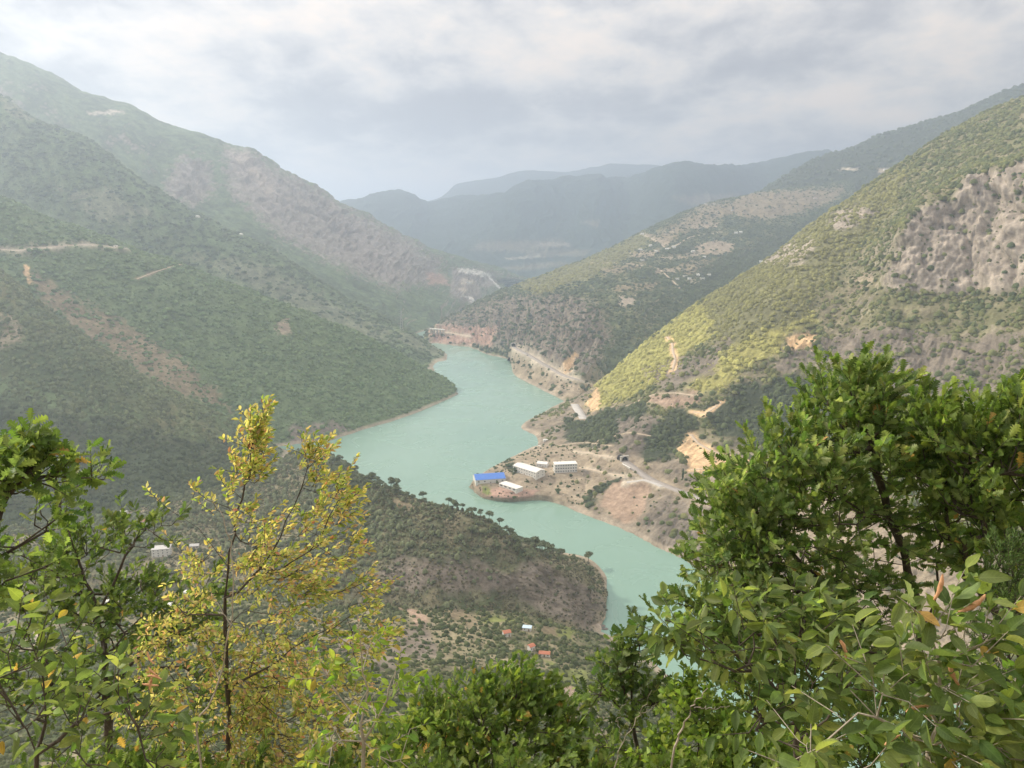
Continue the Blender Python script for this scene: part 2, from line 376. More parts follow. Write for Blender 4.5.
def stuff(name, label, cat, parts):
    off = 0; vs, fs, cs = [], [], []
    for i, q in enumerate(parts):
        v, f, c = realise(*q, seed=i + 5); vs.append(v); fs.append(f + off); cs.append(c); off += len(v)
    o = mesh_np(name, np.concatenate(vs), np.concatenate(fs), VEG, col=np.concatenate(cs)); tag(o, label, cat, kind='stuff')
    print(name, sum(len(q[0]) for q in parts)); return o

#==LAND==

# far blue ranges --------------------------------------------------
I2c = [(300, 215), (433, 201), (460, 184), (487, 180), (524, 172), (560, 172), (602, 166), (615, 164), (651, 166), (700, 172), (800, 165), (950, 150)]
hill('far_mountains', [[P(x, 262, 8600) for x, y in I2c], [P(x, (y + 262) / 2 + 8, 9400) for x, y in I2c], [P(x, y, 10300) for x, y in I2c], [P(x, y + 25, 11500) for x, y in I2c]],
     420, 140, amp=40, gully=600, seed=71, scar=False, rocky=0.0, base=('forest', 'forest'))
I1c = [(230, 225), (348, 204), (375, 195), (403, 194), (430, 203), (460, 198), (499, 196), (518, 188), (566, 179), (596, 178), (621, 179), (639, 176), (676, 164), (689, 162), (707, 166), (735, 168), (763, 164), (818, 153), (840, 156), (900, 170), (1050, 160)]
I1m = [0, 0, 0, 0, 0, 0, -400, -400, 0, 0, 300, 0, -500, -500, -500, -200, 0, -300, 0, 0, 0]
far1 = hill('mountains', [[P(x, 280, 5700) for x, y in I1c], [P(x, 264, 6000) for x, y in I1c], [P(x, y * .45 + 262 * .55, 6600 + d * .6) for (x, y), d in zip(I1c, I1m)],
             [P(x, y, 7500 + d) for (x, y), d in zip(I1c, I1m)], [P(x, y + 22, 8400 + d) for (x, y), d in zip(I1c, I1m)]],
     700, 260, amp=62, gully=430, seed=72, scar=False, rocky=0.0, base=('forest', 'forest'), mstr=.5,
     masks=[('field', [(480, 242), (560, 240), (570, 246), (520, 252), (470, 250)], .4, 5), ('scar', [(538, 243), (571, 243), (571, 246), (538, 246)], .2, 2),
            ('field', [(580, 222), (600, 220), (598, 228)], .4, 3), ('field', [(672, 197), (740, 193), (735, 200), (690, 205)], .4, 4), ('field', [(498, 268), (530, 264), (560, 262), (585, 263), (560, 266), (520, 271)], .2, 3), ('pale', [(505, 258), (540, 255), (545, 257), (508, 260)], .3, 1.5), ('field', [(520, 250), (590, 250), (585, 256), (530, 257)], .4, 3)])
# left massif ------------------------------------------------------
Dc = [(-320, 30, 3300), (-120, 22, 3400), (0, 52, 3500), (90, 95, 3600), (130, 108, 3650), (170, 128, 3700), (235, 148, 3800), (290, 176, 3900), (340, 206, 4000), (400, 237, 4300), (450, 256, 4600), (500, 270, 5000), (540, 284, 5300)]
Dm = [(-320, 60, 3100), (-120, 130, 3100), (0, 150, 3050), (80, 180, 3050), (130, 195, 3100), (180, 205, 3150), (240, 220, 3200), (290, 238, 3300), (335, 255, 3400), (390, 272, 3600), (430, 282, 3900), (475, 282, 4350), (505, 284, 4900)]
Db = [(-320, 280, 2500), (-120, 280, 2500), (0, 280, 2500), (80, 285, 2500), (130, 290, 2500), (180, 300, 2500), (240, 300, 2550), (290, 310, 2600), (335, 320, 2700), (390, 322, 2850), (425, 326, 3000), (470, 306, 3850), (505, 292, 4500)]
hill('left_mountain', [[P(x, y + 14, Y - 120) for x, y, Y in Db], [P(*q) for q in Db], [P(*q) for q in Dm], [P(*q) for q in Dc], [P(x, y + 30, Y + 600) for x, y, Y in Dc]], 900, 480, amp=30, gully=260, seed=31, rocky=0.75, mstr=.9, base=('brush', 'green'),
     masks=[('crag', [(225, 148), (300, 180), (345, 208), (420, 245), (400, 290), (330, 262), (280, 235), (230, 190)], .35, 14, .8),
            ('crag', [(165, 185), (180, 160), (205, 165), (215, 190), (195, 205), (170, 198)], .3, 12, .9),
            ('crag', [(225, 150), (250, 150), (300, 205), (290, 222), (262, 205)], .3, 8, .8), ('rock', [(232, 152), (246, 155), (275, 190), (268, 196)], .3, 5, .8),
            ('crag', [(330, 205), (360, 220), (400, 245), (440, 262), (430, 285), (380, 280), (340, 250)], .3, 10, .8),
            ('crag', [(452, 268), (490, 272), (499, 284), (488, 288), (480, 286), (482, 300), (470, 304), (450, 296)], .2, 4, .5), ('pale', [(462, 279), (476, 281), (474, 285), (461, 284)], .05, 2), ('pale', [(458, 288), (468, 289), (466, 293), (458, 292)], .05, 2), ('white', [(459, 268), (478, 270), (492, 274), (490, 278), (476, 275), (458, 272)], .02, 2), ('white', [(463, 295), (472, 297), (478, 301), (472, 302)], .02, 2),
            ('pale', [(88, 112), (124, 110), (125, 113), (89, 115)], .1, 3), ('redsoil', [(425, 272), (445, 275), (450, 285), (430, 284)], .2, 4)],
     pads=[('dam_a', 470, 284, 14, 2), ('dam_b', 477, 303, 12, 2)], roads=[([(482, 271), (492, 279), (500, 287)], 16, 'concrete', 1.6, 'white')])
D2c = [(-320, 20, 2500), (-120, 60, 2500), (0, 96, 2500), (30, 116, 2500), (100, 150, 2500), (150, 187, 2520), (190, 215, 2550), (250, 240, 2550), (330, 290, 2550), (375, 314, 2520), (405, 328, 2480), (430, 345, 2480), (449, 356, 2400)]
def lowrow(c, dY, k, zmin=-6): return [(lambda q: (q[0] * (q[1] - dY) / q[1], q[1] - dY, max(zmin, q[2] * k - 6)))(P(*q)) for q in c]
d2 = hill('left_ridge', [lowrow(D2c, 560, 0.05), lowrow(D2c, 260, 0.52), [P(*q) for q in D2c], [P(x, y + 30, Y + 260) for x, y, Y in D2c]], 760, 300, amp=24, gully=200, seed=37, rocky=0.12, mstr=.3, base=('brush', 'brush'),
     masks=[('rock', [(0, 95), (20, 105), (32, 120), (10, 118)], .3, 6), ('rock', [(60, 190), (110, 190), (150, 215), (100, 222)], .4, 12),
            ('rock', [(180, 255), (260, 262), (330, 300), (400, 335), (380, 345), (300, 310)], .45, 14), ('rock', [(400, 330), (450, 352), (450, 362), (405, 345)], .4, 6)],
     pads=[('l1', 198, 218, 9, 1), ('l2', 243, 233, 9, 1), ('l3', 210, 262, 9, 1)])
Bc = [(-300, 95, 1650), (-120, 165, 1680), (0, 198, 1700), (60, 222, 1720), (125, 245, 1750), (180, 265, 1780), (230, 285, 1800), (300, 310, 1830), (370, 340, 1880), (420, 366, 1900), (445, 379, 1890), (457, 389, 1870)]
Bm = [(-300, 180, 1500), (-120, 235, 1520), (0, 262, 1520), (50, 285, 1530), (110, 315, 1540), (165, 340, 1540), (215, 355, 1560), (285, 365, 1600), (355, 375, 1680), (408, 384, 1760), (438, 389, 1800), (456, 392, 1820)]
Bs = [(-300, 330, 1300), (-120, 350, 1300), (0, 345, 1330), (60, 385, 1330), (130, 410, 1330), (190, 425, 1330), (240, 440, 1360), (318, 442, None), (358, 431, None), (405, 417, None), (437, 404, None), (458, 394, None)]
sh = lambda x, y, Y=None: P(x, y, Y) if Y else Z(x, y, 0)
bs = hill('left_hill', [[(a, b - 30, c - 12) for a, b, c in [sh(*q) for q in Bs]], [sh(*q) for q in Bs], [P(*q) for q in Bm], [P(*q) for q in Bc], [P(x, y + 36, Y + 220) for x, y, Y in Bc]], 760, 420, amp=9, gully=95, seed=5, rocky=0.2, base=('brush', 'brush'), mstr=1.0,
     masks=[('field', [(30, 272), (50, 282), (90, 305), (150, 338), (205, 378), (230, 410), (170, 392), (120, 358), (75, 328), (40, 300)], .45, 12, .3),
            ('orange', [(25, 265), (30, 266), (34, 284), (29, 284)], .0, 3), ('pale', [(195, 268), (200, 262), (208, 270), (203, 272)], .1, 4), ('pale', [(210, 268), (300, 290), (298, 296), (215, 274)], .5, 6),
            ('soil', [(275, 322), (290, 318), (292, 332), (280, 334)], .3, 6), ('mauve', [(290, 428), (330, 422), (350, 430), (320, 444), (290, 445)], .6, 8, .4)],
     roads=[([(0, 249), (10, 250.5), (46, 247.5), (89, 244), (107, 246), (124, 248.5)], 9, 'dirt', 2.6, 'pale'), ([(137, 279), (157, 271), (180, 264)], 4, 'dirt', 1.8, 'soil')],
     pads=[('b1', 116, 246, 10, 1)])
Ec = [(-300, 160, 1260), (-120, 220, 1300), (0, 272, 1330), (40, 305, 1320), (100, 350, 1290), (160, 388, 1270), (230, 422, 1290), (275, 446, 1340), (312, 458, 1350)]
Eb = [(-300, 560, 820), (-120, 535, 870), (0, 520, 900), (60, 516, 925), (120, 510, 960), (180, 500, 1000), (235, 485, 1060), (275, 470, 1120), (312, 462, 1200)]
Em = [(-300, 360, 1020), (-120, 390, 1080), (0, 400, 1120), (50, 415, 1120), (110, 435, 1110), (170, 448, 1140), (232, 455, 1190), (274, 458, 1270), (312, 460, 1300)]
es = hill('near_left_hill', [[P(x, y + 26, Y - 50) for x, y, Y in Eb], [P(*q) for q in Eb], [P(*q) for q in Em], [P(*q) for q in Ec], [P(x, y + 26, Y + 130) for x, y, Y in Ec]], 620, 420, amp=8, gully=80, seed=15, rocky=0.15, base=('brush', 'olive'), mstr=.7,
     masks=[('green', [(0, 330), (90, 350), (170, 400), (150, 430), (60, 390), (0, 370)], .8, 16), ('soil', [(0, 315), (22, 322), (20, 345), (0, 345)], .35, 10),
            ('dark', [(0, 400), (150, 430), (310, 460), (280, 480), (120, 520), (-100, 540), (-300, 500), (-150, 400)], 1.3, 20)])
# right side: distant forested ridge, middle hill with villages ----
G2c = [(640, 250, 4600), (700, 222, 4700), (762, 190, 4800), (812, 162, 4850), (848, 150, 4850), (882, 135, 4800), (937, 120, 4700), (975, 106, 4600), (1024, 86, 4500), (1200, 50, 4000), (1400, 60, 3600)]
G2b = [(640, 262, 4200), (700, 250, 4200), (762, 235, 4200), (812, 225, 4100), (848, 222, 4000), (882, 220, 3900), (937, 215, 3700), (975, 210, 3600), (1024, 200, 3400), (1200, 150, 3200), (1400, 110, 3000)]
g2 = hill('forested_ridge', [[P(x, y + 40, Y - 300) for x, y, Y in G2b], [P(*q) for q in G2b], [P(x, y, Y) for x, y, Y in G2c], [P(x, y + 30, Y + 500) for x, y, Y in G2c]], 620, 240, amp=22, gully=240, seed=44, base=('green', 'green'), rocky=0.2, scar=False,
     masks=[('dark', None, 1.2, 5), ('pale', [(836, 168), (858, 168), (858, 171), (836, 170)], .2, 2), ('soil', [(878, 168), (890, 168), (888, 174), (878, 174)], .1, 2)],
     pads=[('r1', 885, 171, 12, 1), ('r2', 899, 168, 10, 1)])
Gs = [(424, 343), (440, 344), (471, 348), (489, 355), (510, 361), (514, 374), (536, 387), (556, 397), (575, 404), (600, 405), (660, 390), (760, 370)]
G_sh = [Z(x, y, -1) for x, y in Gs[:9]] + [P(600, 404, 1850), P(660, 390, 1950), P(760, 372, 2150)]
G_cl = [P(424, 338, 2700), P(446, 330, 2720), P(474, 328, 2680), P(492, 330, 2560), P(516, 333, 2440), P(530, 338, 2260), P(553, 347, 2090), P(572, 356, 1990), P(592, 362, 1960), P(616, 366, 1960), P(670, 360, 2100), P(770, 345, 2300)]
G_m = [P(425, 335, 2760), P(450, 322, 2860), P(480, 314, 2860), P(502, 305, 2800), P(530, 300, 2680), P(552, 302, 2500), P(578, 305, 2380), P(602, 308, 2320), P(632, 312, 2320), P(660, 312, 2400), P(720, 300, 2600), P(810, 280, 2900)]
G_u = [P(426, 333, 2800), P(452, 319, 2960), P(488, 302, 3050), P(515, 290, 3150), P(555, 280, 3100), P(590, 272, 3020), P(625, 268, 3000), P(655, 262, 3050), P(690, 258, 3150), P(725, 252, 3250), P(775, 245, 3400), P(850, 232, 3600)]
G_c = [P(427, 332, 2850), P(454, 317, 3040), P(490, 298, 3200), P(520, 284, 3380), P(563, 268, 3600), P(600, 254, 3700), P(642, 233, 3850), P(672, 218, 3950), P(702, 206, 4050), P(735, 198, 4150), P(780, 190, 4250), P(850, 182, 4400)]
G_b = [(x, y + 350, z - 120) for x, y, z in G_c]
gm = hill('middle_hill', [[(x, y - 30, -14) for x, y, z in G_sh], G_sh, G_cl, G_m, G_u, G_c, G_b], 900, 560, amp=13, gully=120, seed=51, rocky=0.8, base=('green', 'olive'),
     masks=[('mauve', [(440, 322), (500, 295), (560, 292), (600, 305), (610, 340), (590, 375), (550, 372), (515, 350), (470, 345), (430, 340)], .5, 10, .9),
            ('redsoil', [(428, 330), (445, 326), (498, 327), (490, 345), (432, 345)], .12, 5),
            ('olive', [(512, 285), (576, 262), (642, 232), (655, 240), (600, 275), (540, 295)], .7, 10),
            ('field', [(655, 235), (700, 205), (762, 193), (845, 186), (838, 196), (790, 208), (740, 212), (700, 225), (665, 245)], .3, 7),
            ('soil', [(642, 232), (668, 240), (672, 246), (662, 246), (648, 238)], .1, 3),
            ('field', [(750, 192), (842, 190), (835, 200), (800, 214), (760, 220), (720, 213)], .12, 4),
            ('soil', [(692, 245), (715, 240), (735, 244), (730, 254), (700, 256)], .12, 4), ('soil', [(740, 248), (760, 246), (757, 256), (742, 256)], .2, 4),
            ('soil', [(628, 252), (662, 248), (655, 258), (632, 258)], .3, 4), ('soil', [(660, 256), (700, 253), (698, 257), (662, 260)], .2, 3), ('field', [(600, 270), (640, 262), (650, 266), (605, 276)], .4, 4), ('soil', [(690, 224), (720, 222), (716, 227), (692, 229)], .2, 3), ('soil', [(655, 270), (690, 266), (688, 270), (656, 275)], .2, 3), ('field', [(610, 285), (660, 282), (650, 290), (615, 292)], .5, 4), ('pale', [(690, 280), (716, 279), (715, 283), (692, 284)], .1, 2), ('field', [(678, 262), (740, 258), (728, 272), (684, 275)], .35, 6),
            ('scar', [(619, 296), (637, 296), (635, 302), (626, 307), (620, 304)], .1, 4), ('dark', [(700, 270), (800, 225), (845, 205), (840, 235), (760, 275), (690, 310)], 1.4, 10),
            ('pale', [(566, 374), (574, 374), (574, 366), (580, 352), (570, 356), (562, 368)], .1, 4), ('orange', [(556, 370), (575, 352), (578, 356), (566, 374)], .05, 3), ('soil', [(513, 356), (600, 392), (590, 405), (520, 385), (508, 368)], .25, 5)],
     roads=[([(513, 347), (527, 354), (548, 367), (563, 375.5), (583, 381), (600, 387)], 13, 'asphalt', 2.4, 'pale'), ([(432, 331), (452, 333), (470, 337)], 9, 'dirt', 1.5, 'pale'),
            ([(590, 262), (620, 262), (660, 268), (680, 288)], 5, 'dirt', 1.5, 'soil'), ([(640, 233), (660, 242), (668, 250), (690, 236), (722, 232)], 5, 'dirt', 1.6, 'pale')],
     pads=[('g%d' % i, x, y, 9, 1) for i, (x, y) in enumerate([(705, 203), (714, 204), (732, 211), (642, 234), (667, 250), (674, 248), (693, 252), (642, 261), (677, 280), (685, 277), (698, 276), (702, 279.5), (709, 276), (736, 234), (741, 233), (761, 262), (815, 199), (704, 258), (640, 250), (656, 252), (690, 279), (650, 246)])]
        + [('power', 440, 325, 16, 3)])
# right side: the near mountain ------------------------------------
cols = [
 [Z(563, 402, 0), P(565, 401.5, 1735), P(567, 401, 1745), P(569, 400.5, 1755), P(571, 400, 1765), P(573, 399.7, 1775), P(575, 399.5, 1785), P(577, 400, 1795)],
 [Z(545, 412, 0), Z(560, 407, 8), P(570, 402.5, 1665), P(577, 399, 1675), P(582, 397, 1690), P(586, 395, 1705), P(589, 393.5, 1715), P(592, 392, 1740)],
 [Z(521, 427, 0), Z(555, 415, 20), Z(575, 403, 30), P(590, 393, 1612), P(598, 384, 1650), P(604, 379, 1670), P(610, 375, 1690), P(616, 371, 1720)],
 [Z(538, 439, 0), Z(580, 420, 25), Z(605, 400, 50), Z(625, 375, 90), Z(640, 355, 120), Z(647, 348, 132), Z(654, 341, 142), P(662, 331, 1780)],
 [Z(545, 488, 0), Z(590, 455, 35), Z(625, 415, 80), Z(650, 375, 120), Z(675, 345, 160), Z(686, 331, 180), Z(697, 318, 200), P(712, 296, 1850)],
 [Z(570, 508, 0), Z(610, 470, 35), Z(660, 430, 80), Z(690, 375, 140), Z(715, 330, 200), Z(728, 312, 225), Z(742, 294, 252), P(762, 266, 1900)],
 [Z(620, 528, 0), Z(660, 480, 40), Z(725, 420, 100), Z(760, 350, 190), Z(785, 295, 275), P(795, 272, 1510), P(805, 255, 1562), P(822, 221, 1900)],
 [Z(672, 552, 0), Z(710, 500, 40), Z(770, 440, 90), Z(820, 370, 170), Z(850, 300, 272), P(862, 262, 1470), P(872, 232, 1600), P(902, 166, 1900)],
 [Z(715, 578, 0), Z(760, 525, 40), Z(825, 465, 95), Z(875, 388, 170), P(893, 287, 1270), P(905, 222, 1350), P(925, 200, 1520), P(962, 127, 1950)],
 [Z(760, 620, 0), Z(820, 560, 40), Z(890, 490, 98), Z(940, 400, 168), P(975, 285, 1210), P(985, 172, 1330), P(1000, 158, 1480), P(1024, 98, 2000)],
 [Z(860, 670, 0), Z(920, 600, 40), Z(985, 525, 100), Z(1050, 430, 175), P(1090, 310, 1010), P(1105, 165, 1120), P(1120, 140, 1250), P(1150, 62, 1750)],
 [Z(1000, 720, 0), Z(1080, 640, 40), Z(1150, 560, 100), Z(1200, 450, 180), P(1250, 330, 814), P(1280, 160, 950), P(1295, 130, 1080), P(1330, 20, 1500)]]
Hn = [list(r) for r in zip(*cols)]
Hn = [[(x - 8, y - 26, -13) for x, y, z in Hn[0]]] + Hn + [[(x, y + 260, z - 110) for x, y, z in Hn[-1]]]
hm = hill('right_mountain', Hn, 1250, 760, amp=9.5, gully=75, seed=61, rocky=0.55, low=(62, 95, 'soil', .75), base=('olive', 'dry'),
     masks=[('lush_sunlit', [(588, 408), (600, 378), (662, 328), (712, 292), (775, 250), (790, 262), (770, 300), (740, 322), (690, 352), (672, 375), (640, 392), (600, 410)], 1.0, 10),  # sunlit strip: sunshine painted into the yellow-green scrub colour
            ('lush_sunlit', [(690, 390), (740, 330), (800, 300), (815, 320), (780, 350), (745, 372), (712, 395)], 1.1, 12),
            ('olive', [(700, 300), (800, 225), (905, 170), (900, 200), (860, 250), (800, 320), (720, 350)], 1.0, 18),
            ('mauve', [(640, 370), (700, 350), (730, 340), (715, 372), (665, 392)], .7, 8, .3),
            ('dark', [(700, 410), (745, 385), (800, 375), (870, 392), (850, 470), (770, 450), (712, 435)], 1.25, 12),
            ('rock', [(882, 285), (895, 255), (912, 220), (935, 200), (952, 205), (968, 175), (1000, 168), (1060, 155), (1200, 100), (1260, 300), (1130, 330), (1024, 288), (950, 292), (905, 290)], .07, 6, 1.15),
            ('rock', [(828, 224), (835, 210), (855, 206), (878, 212), (862, 222), (838, 230)], .3, 5, .7), ('soil', [(850, 288), (872, 272), (875, 285), (850, 296)], .3, 6),
            ('rock', [(690, 255), (700, 262), (800, 265), (820, 240), (812, 238)], .6, 6),
            ('mauve', [(775, 372), (790, 332), (830, 335), (900, 325), (960, 340), (1024, 330), (1024, 400), (900, 390), (860, 380), (820, 360)], .45, 10, .7),
            ('orange', [(786, 336), (815, 332), (812, 350), (790, 350)], .2, 6),
            ('orange', [(588, 402), (597, 388), (602, 392), (598, 409), (590, 410)], .02, 2.5, .4),
            ('dark', [(566, 420), (615, 408), (640, 402), (655, 420), (640, 440), (585, 448), (563, 440)], 1.1, 6),
            ('mauve', [(618, 420), (655, 412), (660, 440), (640, 455), (615, 450)], .35, 6, .4),
            ('soil', [(520, 462), (550, 445), (600, 448), (622, 458), (618, 468), (560, 470)], .15, 5),
            ('pink', [(650, 395), (695, 390), (700, 402), (670, 410), (650, 402)], .2, 5),
            ('dark', [(650, 425), (680, 405), (700, 425), (672, 455), (645, 468), (640, 455)], 1.3, 6),
            ('orange', [(673, 447), (690, 438), (700, 444), (730, 456), (760, 462), (762, 478), (715, 478), (690, 468)], .06, 5, .3),
            ('orange', [(692, 412), (706, 412), (722, 400), (720, 404), (706, 417), (694, 417)], .05, 3),
            ('pink', [(598, 505), (618, 478), (650, 482), (642, 520), (625, 526)], .05, 5), ('soil', [(575, 508), (595, 470), (612, 474), (596, 505), (585, 515)], .08, 5),
            ('dark', [(580, 500), (622, 472), (628, 476), (600, 495), (590, 508)], 1.2, 4),
            ('mauve', [(640, 520), (660, 500), (700, 510), (720, 560), (680, 560), (650, 545)], .3, 8, .4),
            ('soil', [(720, 480), (850, 470), (980, 560), (960, 660), (800, 640), (720, 560)], .12, 15, .3)],
     roads=[([(541, 452), (560, 450), (590, 453), (612, 458)], 4, 'dirt', 2.2, 'pale'), ([(560, 445), (585, 442), (612, 446)], 3.5, 'dirt', 2.2, 'soil'), ([(600, 440), (628, 432), (652, 436)], 4, 'dirt', 2, 'soil'), ([(690, 470), (712, 468), (740, 474)], 4, 'dirt', 2.4, 'orange'), ([(625, 461), (634, 468), (642, 474), (655, 482), (672, 488), (695, 497), (720, 506), (760, 518)], 13, 'asphalt', 1.9, 'soil'),
            ([(577, 467), (592, 470), (606, 473), (625, 476)], 5, 'dirt', 1.8, 'pale'), ([(627, 482), (645, 482), (662, 488)], 8, 'concrete', 1.5, 'pale'),
            ([(629, 405), (642, 399), (657, 393), (676, 393), (694, 395)], 6, 'dirt', 2.2, 'soil'),
            ([(667, 337), (673, 343), (672, 351), (676, 358), (672, 371)], 5, 'dirt', 2.8, 'orange'),
            ([(721, 402), (706, 414), (693, 412)], 5, 'dirt', 2.4, 'orange'), ([(691, 434), (697, 443), (710, 450), (732, 459), (755, 463)], 6, 'dirt', 2.8, 'orange'),
            ([(574, 404), (578, 410), (584, 419)], 17, 'concrete', 1.4, 'soil')],
     pads=[])
# headland with the works ------------------------------------------
pen = [[Z(467, 488, -4), Z(484, 501, -4), Z(510, 504, -4), Z(540, 503, -4), Z(570, 511, -4), Z(600, 522, -4)],
       [Z(471, 485, 5), Z(486, 495, 6), Z(510, 498, 7), Z(540, 495, 8), Z(570, 499, 10), Z(600, 508, 12)],
       [Z(475, 481, 12), Z(490, 489, 12), Z(515, 491, 12), Z(545, 486, 13), Z(574, 486, 20), Z(604, 488, 26)],
       [Z(478, 477, 13), Z(492, 475, 14), Z(516, 471, 20), Z(545, 468, 24), Z(574, 465, 28), Z(600, 466, 34)],
       [Z(479, 475, 12), Z(494, 469, 12), Z(516, 461, 19), Z(542, 456, 22), Z(568, 452, 28), Z(592, 450, 30)],
       [Z(471, 482, -4), Z(488, 469, -4), Z(512, 456, -4), Z(526, 449, -2), Z(548, 444, 4), Z(580, 440, 12)]]
for k, row in enumerate(pen):                                       # the neck dives under the mountain's foot
    x, y, z = row[-1]; row[-1] = (x, y, z - 16); x, y, z = row[-2]; row[-2] = (x, y, z - (2.5 if k in (1, 2) else 0))
pn = hill('headland', pen, 340, 220, amp=1.6, gully=30, seed=81, rocky=0.3, base=('soil', 'mauve'), masks=[('soil', None, .25, 4), ('redsoil', [(472, 488), (540, 490), (535, 500), (488, 499)], .35, 4), ('grass', [(476, 484), (490, 488), (492, 493), (480, 492)], 1, 4),
          ('dark', [(503, 464), (512, 462), (525, 476), (515, 479)], 1.6, 3)],
     pads=[('p_blue', 489, 480, 20, 0), ('p_long', 529, 473, 19, 0), ('p_low', 511, 488, 12, 0), ('p_small', 543, 466, 9, 0), ('p_white', 565, 471, 17, 0)])
# near pine ridge and the land below the viewpoint -----------------
Cc = [P(-300, 560, 640), P(-50, 535, 780), P(100, 518, 900), Z(180, 500, 50), Z(250, 478, 50), Z(305, 450, 62), Z(345, 472, 84), Z(400, 496, 95), Z(440, 508, 95), Z(480, 519, 90), Z(520, 543, 72), Z(560, 564, 50), Z(586, 582, 28), Z(605, 603, 3)]
Cf = [Z(-300, 640, 60), Z(-50, 600, 60), Z(100, 575, 50), Z(180, 572, 50), Z(250, 585, 46), Z(310, 592, 48), Z(350, 597, 50), Z(400, 600, 45), Z(440, 604, 40), Z(480, 606, 32), Z(520, 611, 26), Z(560, 622, 16), Z(582, 628, 8), Z(601, 632, -2)]
Cm = [tuple((np.array(a) * .5 + np.array(b) * .5) + np.array((0, -4 * k, 5 * k))) for (a, b), k in zip(zip(Cc, Cf), [1] * 10 + [.8, .6, .4, 0])]
ch = hill('pine_ridge', [[(x, y - 40, z - 22) for x, y, z in Cf], Cf, Cm, Cc, [(x + 10, y + 70, max(z * .45, -4) - 2) for x, y, z in Cc], [(x + 20, y + 190, -14) for x, y, z in Cc]], 700, 420, amp=4.2, gully=42, seed=91, rocky=0.5, base=('dry', 'green'),
     masks=[('mauve', [(545, 560), (604, 598), (600, 632), (560, 615), (520, 600), (500, 580)], .45, 10, .9), ('field', [(385, 502), (400, 500), (422, 510), (405, 513)], .1, 3), ('mauve', [(395, 555), (480, 562), (540, 600), (450, 590), (370, 578)], .85, 14)],
     pads=[('h_tile', 147, 526, 6, 1), ('h_big', 162, 556, 10, 1), ('h_up', 124, 514, 6, .5), ('h_far', 195, 548, 5, .5)])
r0 = [Z(-300, 640, 62), Z(-50, 597, 48), Z(100, 580, 36), Z(250, 580, 36), Z(350, 590, 36), Z(440, 596, 26), Z(520, 602, 16), Z(580, 624, 2), Z(640, 648, -5), Z(693, 700, -5), Z(735, 768, -5), Z(900, 940, -5)]
r1 = [Z(-300, 700, 80), Z(-50, 650, 62), Z(100, 625, 52), Z(250, 635, 58), Z(350, 640, 60), Z(440, 642, 50), Z(520, 645, 38), Z(580, 664, 28), Z(625, 690, 22), Z(670, 735, 20), Z(715, 800, 20), Z(880, 980, 20)]
r2 = [Z(-300, 770, 110), Z(-50, 715, 92), Z(100, 695, 82), Z(250, 700, 92), Z(350, 700, 98), Z(440, 704, 88), Z(520, 706, 72), Z(580, 724, 62), Z(628, 752, 55), Z(680, 800, 50), Z(735, 870, 50), Z(900, 1080, 50)]
r3 = [Z(a, 830, 165) for a in (-300, -50, 100, 250, 350, 440, 520, 580, 640, 720, 820, 1050)]
fx = np.linspace(-1, 1, 12)
r4 = [(f * 190, 150, 262) for f in fx]; r5 = [(f * 130, 45, 357) for f in fx]; r6 = [(f * 100, 9, 390.0) for f in fx]; r7 = [(f * 95, 1.2, 396.6) for f in fx]; r8 = [(f * 95, -12, 398.2) for f in fx]; r9 = [(f * 140, -120, 440) for f in fx]
af = hill('valley_ground', [[(x, y + 30, z - 18) for x, y, z in r0], r0, r1, r2, r3, r4, r5], 520, 420, amp=2.6, gully=36, seed=95, rocky=0.3, base=('dry', 'green'),
     masks=[('pink', [(393, 590), (402, 592), (428, 622), (420, 626), (405, 612)], .05, 4), ('field', [(445, 600), (458, 603), (478, 620), (470, 625), (448, 618)], .05, 3), ('grass', [(478, 616), (500, 612), (512, 620), (490, 624)], .1, 4),
            ('field', [(537, 624), (560, 628), (556, 634), (538, 632)], .02, 2), ('grass', [(556, 628), (577, 632), (572, 638), (555, 634)], .1, 3), ('grass', [(540, 660), (590, 670), (590, 690), (560, 690)], .5, 8),
            ('mauve', [(330, 635), (430, 625), (440, 660), (360, 668)], .4, 10), ('pink', [(560, 685), (580, 688), (572, 705), (560, 702)], .1, 3), ('pale', [(566, 690), (590, 695), (588, 699), (566, 695)], .05, 3),
            ('field', [(40, 520), (55, 528), (50, 545), (38, 545)], .1, 5), ('pale', [(28, 640), (42, 622), (44, 636), (34, 648)], .02, 4)],
     roads=[([(552, 728), (562, 722), (572, 717)], 4, 'dirt', 1.5, 'pink')],
     pads=[('c_red', 507, 636, 4.5, .5), ('c_blue', 528, 630, 5, .5), ('c_tile', 532, 650, 4, .5), ('c_tile2', 544, 656, 4.5, .5), ('v1', 134, 600, 5, .5), ('v2', 170, 608, 5, .5), ('v3', 186, 595, 5, .5), ('v4', 110, 604, 5, .5), ('v5', 60, 588, 6, .5), ('v6', 20, 560, 6, .5)])
nearland = hill('ground', [[(x * 1.02, y + 20, z - 24) for x, y, z in r5], r5, r6, r7, r8, r9], 260, 220, amp=0.5, gully=7, seed=97, rocky=0.2, base=('dry', 'grass'), scar=False)

